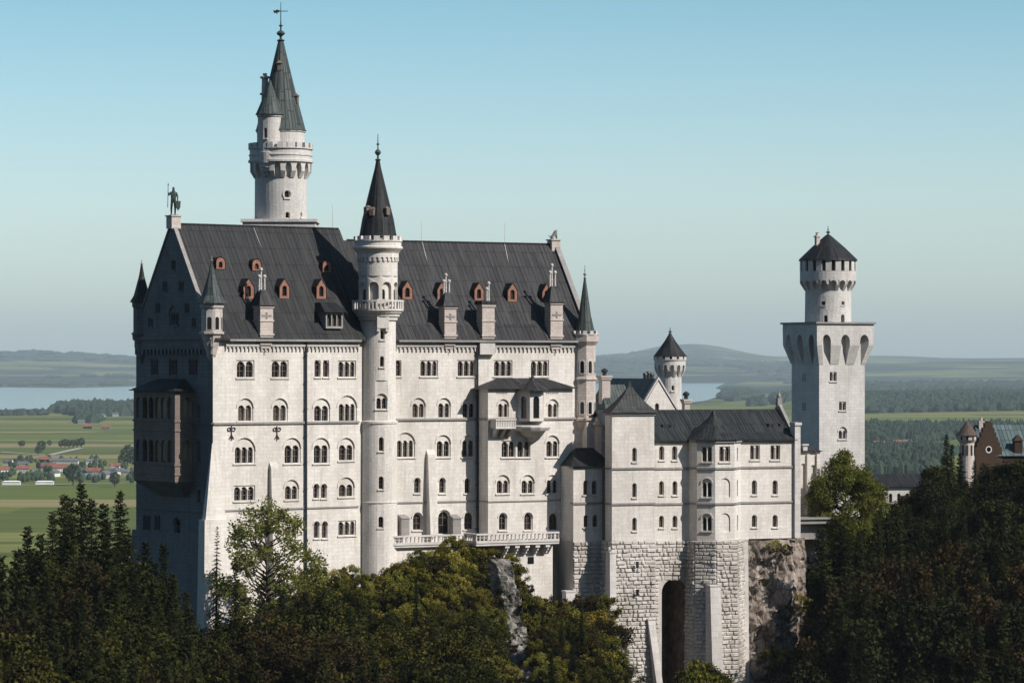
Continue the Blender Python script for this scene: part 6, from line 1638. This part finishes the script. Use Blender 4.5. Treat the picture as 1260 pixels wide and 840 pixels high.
# left slope: skyline spruces
LL = [(4, 682, 372), (22, 672, 380), (36, 646, 398), (52, 655, 392), (75, 606, 418), (66, 628, 415), (84, 612, 424), (100, 592, 420), (112, 612, 410), (124, 618, 400), (146, 602, 428), (134, 640, 400), (160, 650, 424), (178, 664, 414), (200, 668, 414), (192, 690, 404), (214, 704, 410), (228, 726, 410), (90, 640, 400)]
for i, (px, yt, Y) in enumerate(LL):
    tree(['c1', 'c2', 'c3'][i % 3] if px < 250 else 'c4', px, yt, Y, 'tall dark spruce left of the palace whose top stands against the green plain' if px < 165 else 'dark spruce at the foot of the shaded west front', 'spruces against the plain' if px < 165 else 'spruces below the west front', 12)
def filler(x0, x1, ytop_fn, Ys, step, kinds, label, group, seed, minh=10, maxh=30, wide=1.0):
    rg = random.Random(seed)
    for ri, Y in enumerate(Ys):
        px = x0+rg.uniform(0, step)
        while px < x1:
            yy = Y+rg.uniform(-5, 5); tree(rg.choice(kinds), px, ytop_fn(px, ri)+rg.uniform(-14, 14), yy, label, group, minh, maxh, wide); px += step*rg.uniform(.7, 1.3)
filler(-40, 235, lambda p, r: 678+r*30+max(0, (40-p))*.3+max(0, p-170)*.7, (396, 384, 372, 360, 348), 22, ['c1', 'c2', 'c3', 'c1', 'b3', 'b1'], 'dark tree in the dense wood filling the lower left corner', 'dense wood lower left', 5, 12, 32)
filler(235, 420, lambda p, r: (752 if p < 300 else 728)+r*22-(6 if p > 330 else 0), (420, 408, 396, 384), 23, ['b1', 'b2', 'c3', 'b3', 'c1'], 'dark tree in the thick wood below the left part of the palace front', 'thick wood below the left front', 6, 10, 26)
filler(380, 600, lambda p, r: 758+r*24, (412, 398, 384), 24, ['b1', 'b2', 'c3', 'c1'], 'dark green tree at the bottom edge below the wooded mound', 'trees below the mound', 7, 10, 24)
# individual trees in front of the palace
tree('thin', 328, 606, 429, 'thin pale-leaved tree with sparse open crown in front of the left palace facade', None, wide=1.0, maxh=22)
tree('c4', 266, 646, 430, 'slender thin spruce right at the palace corner buttress', None, maxh=16, wide=.8)
tree('c4', 398, 684, 432, 'small thin spruce top standing alone against the white wall left of the stair tower', None, maxh=9, wide=.8)
tree('c3', 290, 690, 420, 'narrow spruce in the shade of the sparse pale-leaved tree', None, maxh=20)
# wooded mound under the terrace
rg = random.Random(44)
def mound_top(px): return lerpt([(370, 708), (400, 705), (440, 700), (470, 712), (492, 690), (520, 676), (560, 668), (585, 674), (612, 690), (636, 720), (650, 760)], px)
for ri in range(11):
    px = 372+rg.uniform(0, 10)
    while px < 648-ri*2:
        yt = mound_top(px)+ri*15+rg.uniform(-6, 6)
        if not (px > 600+(yt-690)*.10 and yt > 690):
            Y = (P2.P(P2.t(px), 0, 0).y if px > 465 else P1.P(P1.t(px), 0, 0).y)-5-ri*3.6
            k = rg.choice(['s1', 's1', 's3', 's2', 's1']); x = px2w(px, Y); s = rg.uniform(.5, 1.25)
            place(k, x, Y, zpx(yt, Y)-HT[k]*s*.92, s, label='low bush on the overgrown mound below the terrace', group='bushes on the mound')
        px += rg.uniform(10, 17)
for px, yt, Y, k in ((430, 716, 428, 'b1'), (400, 712, 426, 'b2'), (375, 716, 424, 'b3'), (512, 716, 432, 'c3'), (545, 735, 430, 'b2'), (480, 742, 424, 'b1'), (585, 742, 428, 'b1'), (560, 770, 420, 'b3'), (455, 735, 424, 'c3')):
    tree(k, px, yt, Y, 'green tree growing out of the bushy mound below the stair tower and terrace', 'trees on the mound', None, 12)
for px, y, s_, k in ((628, 694, .7, 's1'), (624, 704, .7, 's2'), (636, 708, .8, 's1'), (632, 722, .8, 's1'), (643, 726, .7, 's2'), (640, 742, .9, 's1'), (650, 748, .8, 's1'), (648, 764, .9, 's2'), (604, 684, .6, 's1')):
    Y = P2.P(P2.t(px), 0, 0).y-6.5-(y-690)*.12; place(k, px2w(px, Y), Y, zpx(y, Y)-HT[k]*s_*.5, s_, label='dark bush between the pale rock streak and the terrace retaining wall', group='bushes beside the rock')
for px, y, s_, k in ((662, 800, .7, 's1'), (666, 818, .8, 's3'), (672, 832, .7, 's3'), (668, 790, .8, 's2'), (618, 780, .6, 's1'), (622, 800, .7, 's2'), (612, 760, .6, 's1'), (626, 828, .6, 's3')):
    Y = 440-(y-760)*.16; place(k, px2w(px, Y), Y, zpx(y, Y)-HT[k]*s_*.5, s_, label='dark bush in the shaded gully below the terrace wall', group='bushes in the gully')
# right of the mound
for px, yt, Y, k in ((668, 752, 436, 'c1'), (690, 762, 436, 'c2'), (716, 742, 440, 'c3'), (704, 782, 430, 'c1'), (735, 772, 438, 'c4'), (680, 800, 424, 'c2'), (730, 812, 426, 'b1'), (752, 806, 432, 'c3')):
    tree(k, px, yt, Y, 'dark spruce or bush in the shaded gully between terrace wall and square tower base', 'trees in the gully', 5, 17)
for px, yt, Y, k in ((770, 772, 446, 'c4'), (762, 800, 440, 'b1'), (866, 802, 447, 'b2'), (858, 816, 445, 's1'), (880, 812, 446, 'b1')):
    tree(k, px, yt, Y, 'yellowish young tree at the foot of the ashlar tower bases' , 'young trees at the ashlar bases', 3, 13)
rg = random.Random(77)
for ri in range(9):
    px = 657+ri*2+rg.uniform(0, 6)
    while px < 752:
        yt = 738+ri*13+rg.uniform(-7, 7)-(8 if px < 660 else 0)
        if True:
            Y = (452 if px < 690 else 455)-ri*3.2; k = rg.choice(['s1', 's2', 's2', 's1']); x = px2w(px, Y); s = rg.uniform(.8, 1.5)
            place(k, x, Y, zpx(yt, Y)-HT[k]*s*.92, s, label='dark bush in the shaded gully below the terrace wall', group='bushes in the gully')
        px += rg.uniform(11, 18)
for px, yt, Y, k in ((672, 762, 440, 'b1'), (680, 748, 444, 'b2'), (700, 756, 442, 'b1'), (722, 756, 444, 'b2'), (742, 786, 440, 'b1'), (690, 786, 434, 'b3'), (715, 800, 432, 'b2')):
    tree(k, px, yt, Y, 'dark leafy tree in the shaded gully between terrace wall and square tower base', 'leafy trees in the gully', 9, 14)
# cliff vegetation
for px, y, k, s in ((955, 672, 's3', .5), (968, 676, 's2', .5), (985, 742, 's3', .7), (955, 806, 's3', .8), (966, 812, 's3', .9), (944, 812, 's1', .7), (940, 716, 's2', .35), (982, 812, 's1', 1)):
    f_ = PK.P(PK.t(px, KO), 0, KO+2.0); place(k, px2w(px, f_.y), f_.y, zpx(y, f_.y)-HT[k]*s*.5, s, label='small tuft of green growing on the brown cliff', group='tufts on the cliff')
# big bright tree
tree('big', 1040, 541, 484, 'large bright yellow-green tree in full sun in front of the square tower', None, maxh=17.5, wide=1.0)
# right wood
RS = [(1000, 652, 488, 'b4'), (990, 668, 484, 'b4'), (1016, 668, 500, 'b4'), (1030, 655, 500, 'b4'), (1060, 650, 500, 'b4'), (1092, 608, 522, 'b4'), (1084, 622, 518, 'b4'), (1106, 610, 500, 'b4'), (1122, 600, 505, 'b3'), (1138, 582, 505, 'b4'), (1152, 562, 512, 'b4'), (1166, 534, 520, 'c1'), (1180, 556, 524, 'c2'), (1172, 546, 522, 'c3'), (1126, 590, 512, 'b4'), (1110, 600, 508, 'b4'), (1160, 560, 516, 'c3'), (1198, 566, 522, 'c1'), (1214, 562, 528, 'b3'), (1236, 560, 524, 'b4'), (1252, 556, 520, 'b4'), (1268, 552, 520, 'b4'), (1224, 580, 516, 'b4'), (1145, 590, 500, 'b4')]
for px, yt, Y, k in RS: tree(k, px, yt, Y, 'dark tree on the skyline of the right-hand wood before the gatehouse', 'skyline trees of the right wood', 10, 36)
filler(1085, 1290, lambda p, r: 632-(p-1000)*.1, (484,), 24, ['c1', 'c2', 'b4', 'b4'], 'dark spruce or bush in the deep shaded wood filling the lower right corner', 'dense wood lower right', 18, 12, 34)
filler(1012, 1290, lambda p, r: 656-(p-1000)*.12, (474,), 22, ['c1', 'c2', 'c3', 'b4'], 'dark spruce or bush in the deep shaded wood filling the lower right corner', 'dense wood lower right', 28, 12, 34)
filler(1036, 1290, lambda p, r: 690+r*32-(p-1000)*.14, (462, 452, 444, 436), 22, ['c1', 'c2', 'c3', 'c1', 'b4', 'c2', 'b3'], 'dark spruce or bush in the deep shaded wood filling the lower right corner', 'dense wood lower right', 8, 12, 34)
for px, yt, Y, k in ((1006, 702, 470, 'c2'), (1003, 748, 468, 'c1'), (1022, 722, 466, 'c1'), (1016, 775, 462, 'c3'), (994, 800, 458, 'b1'), (1012, 806, 456, 'b2'), (1034, 770, 458, 'c2')): tree(k, px, yt, Y, 'sunlit spruce edge beside the brown cliff', 'spruces beside the cliff', 10, 24)

# ================================================================ HAZE
m = bpy.data.materials.new('haze'); m.use_nodes = True; t_ = m.node_tree; t_.nodes.clear()
out = t_.nodes.new('ShaderNodeOutputMaterial'); pv = t_.nodes.new('ShaderNodeVolumePrincipled')
pv.inputs['Color'].default_value = (.72, .85, .93, 1); pv.inputs['Density'].default_value = 2.7e-5; pv.inputs['Anisotropy'].default_value = 0
t_.links.new(pv.outputs[0], out.inputs['Volume'])
W = MB(); b = [(-32000, -1600, -131), (32000, -1600, -131), (32000, 47500, -131), (-32000, 47500, -131)]; W.box8([Vector(p) for p in b], [Vector((p[0], p[1], 560)) for p in b])
tag(W.build('haze', m, None), kind='stuff')
for o in list(bpy.data.objects):
    for k in ('_o', '_used'):
        if k in o: del o[k]
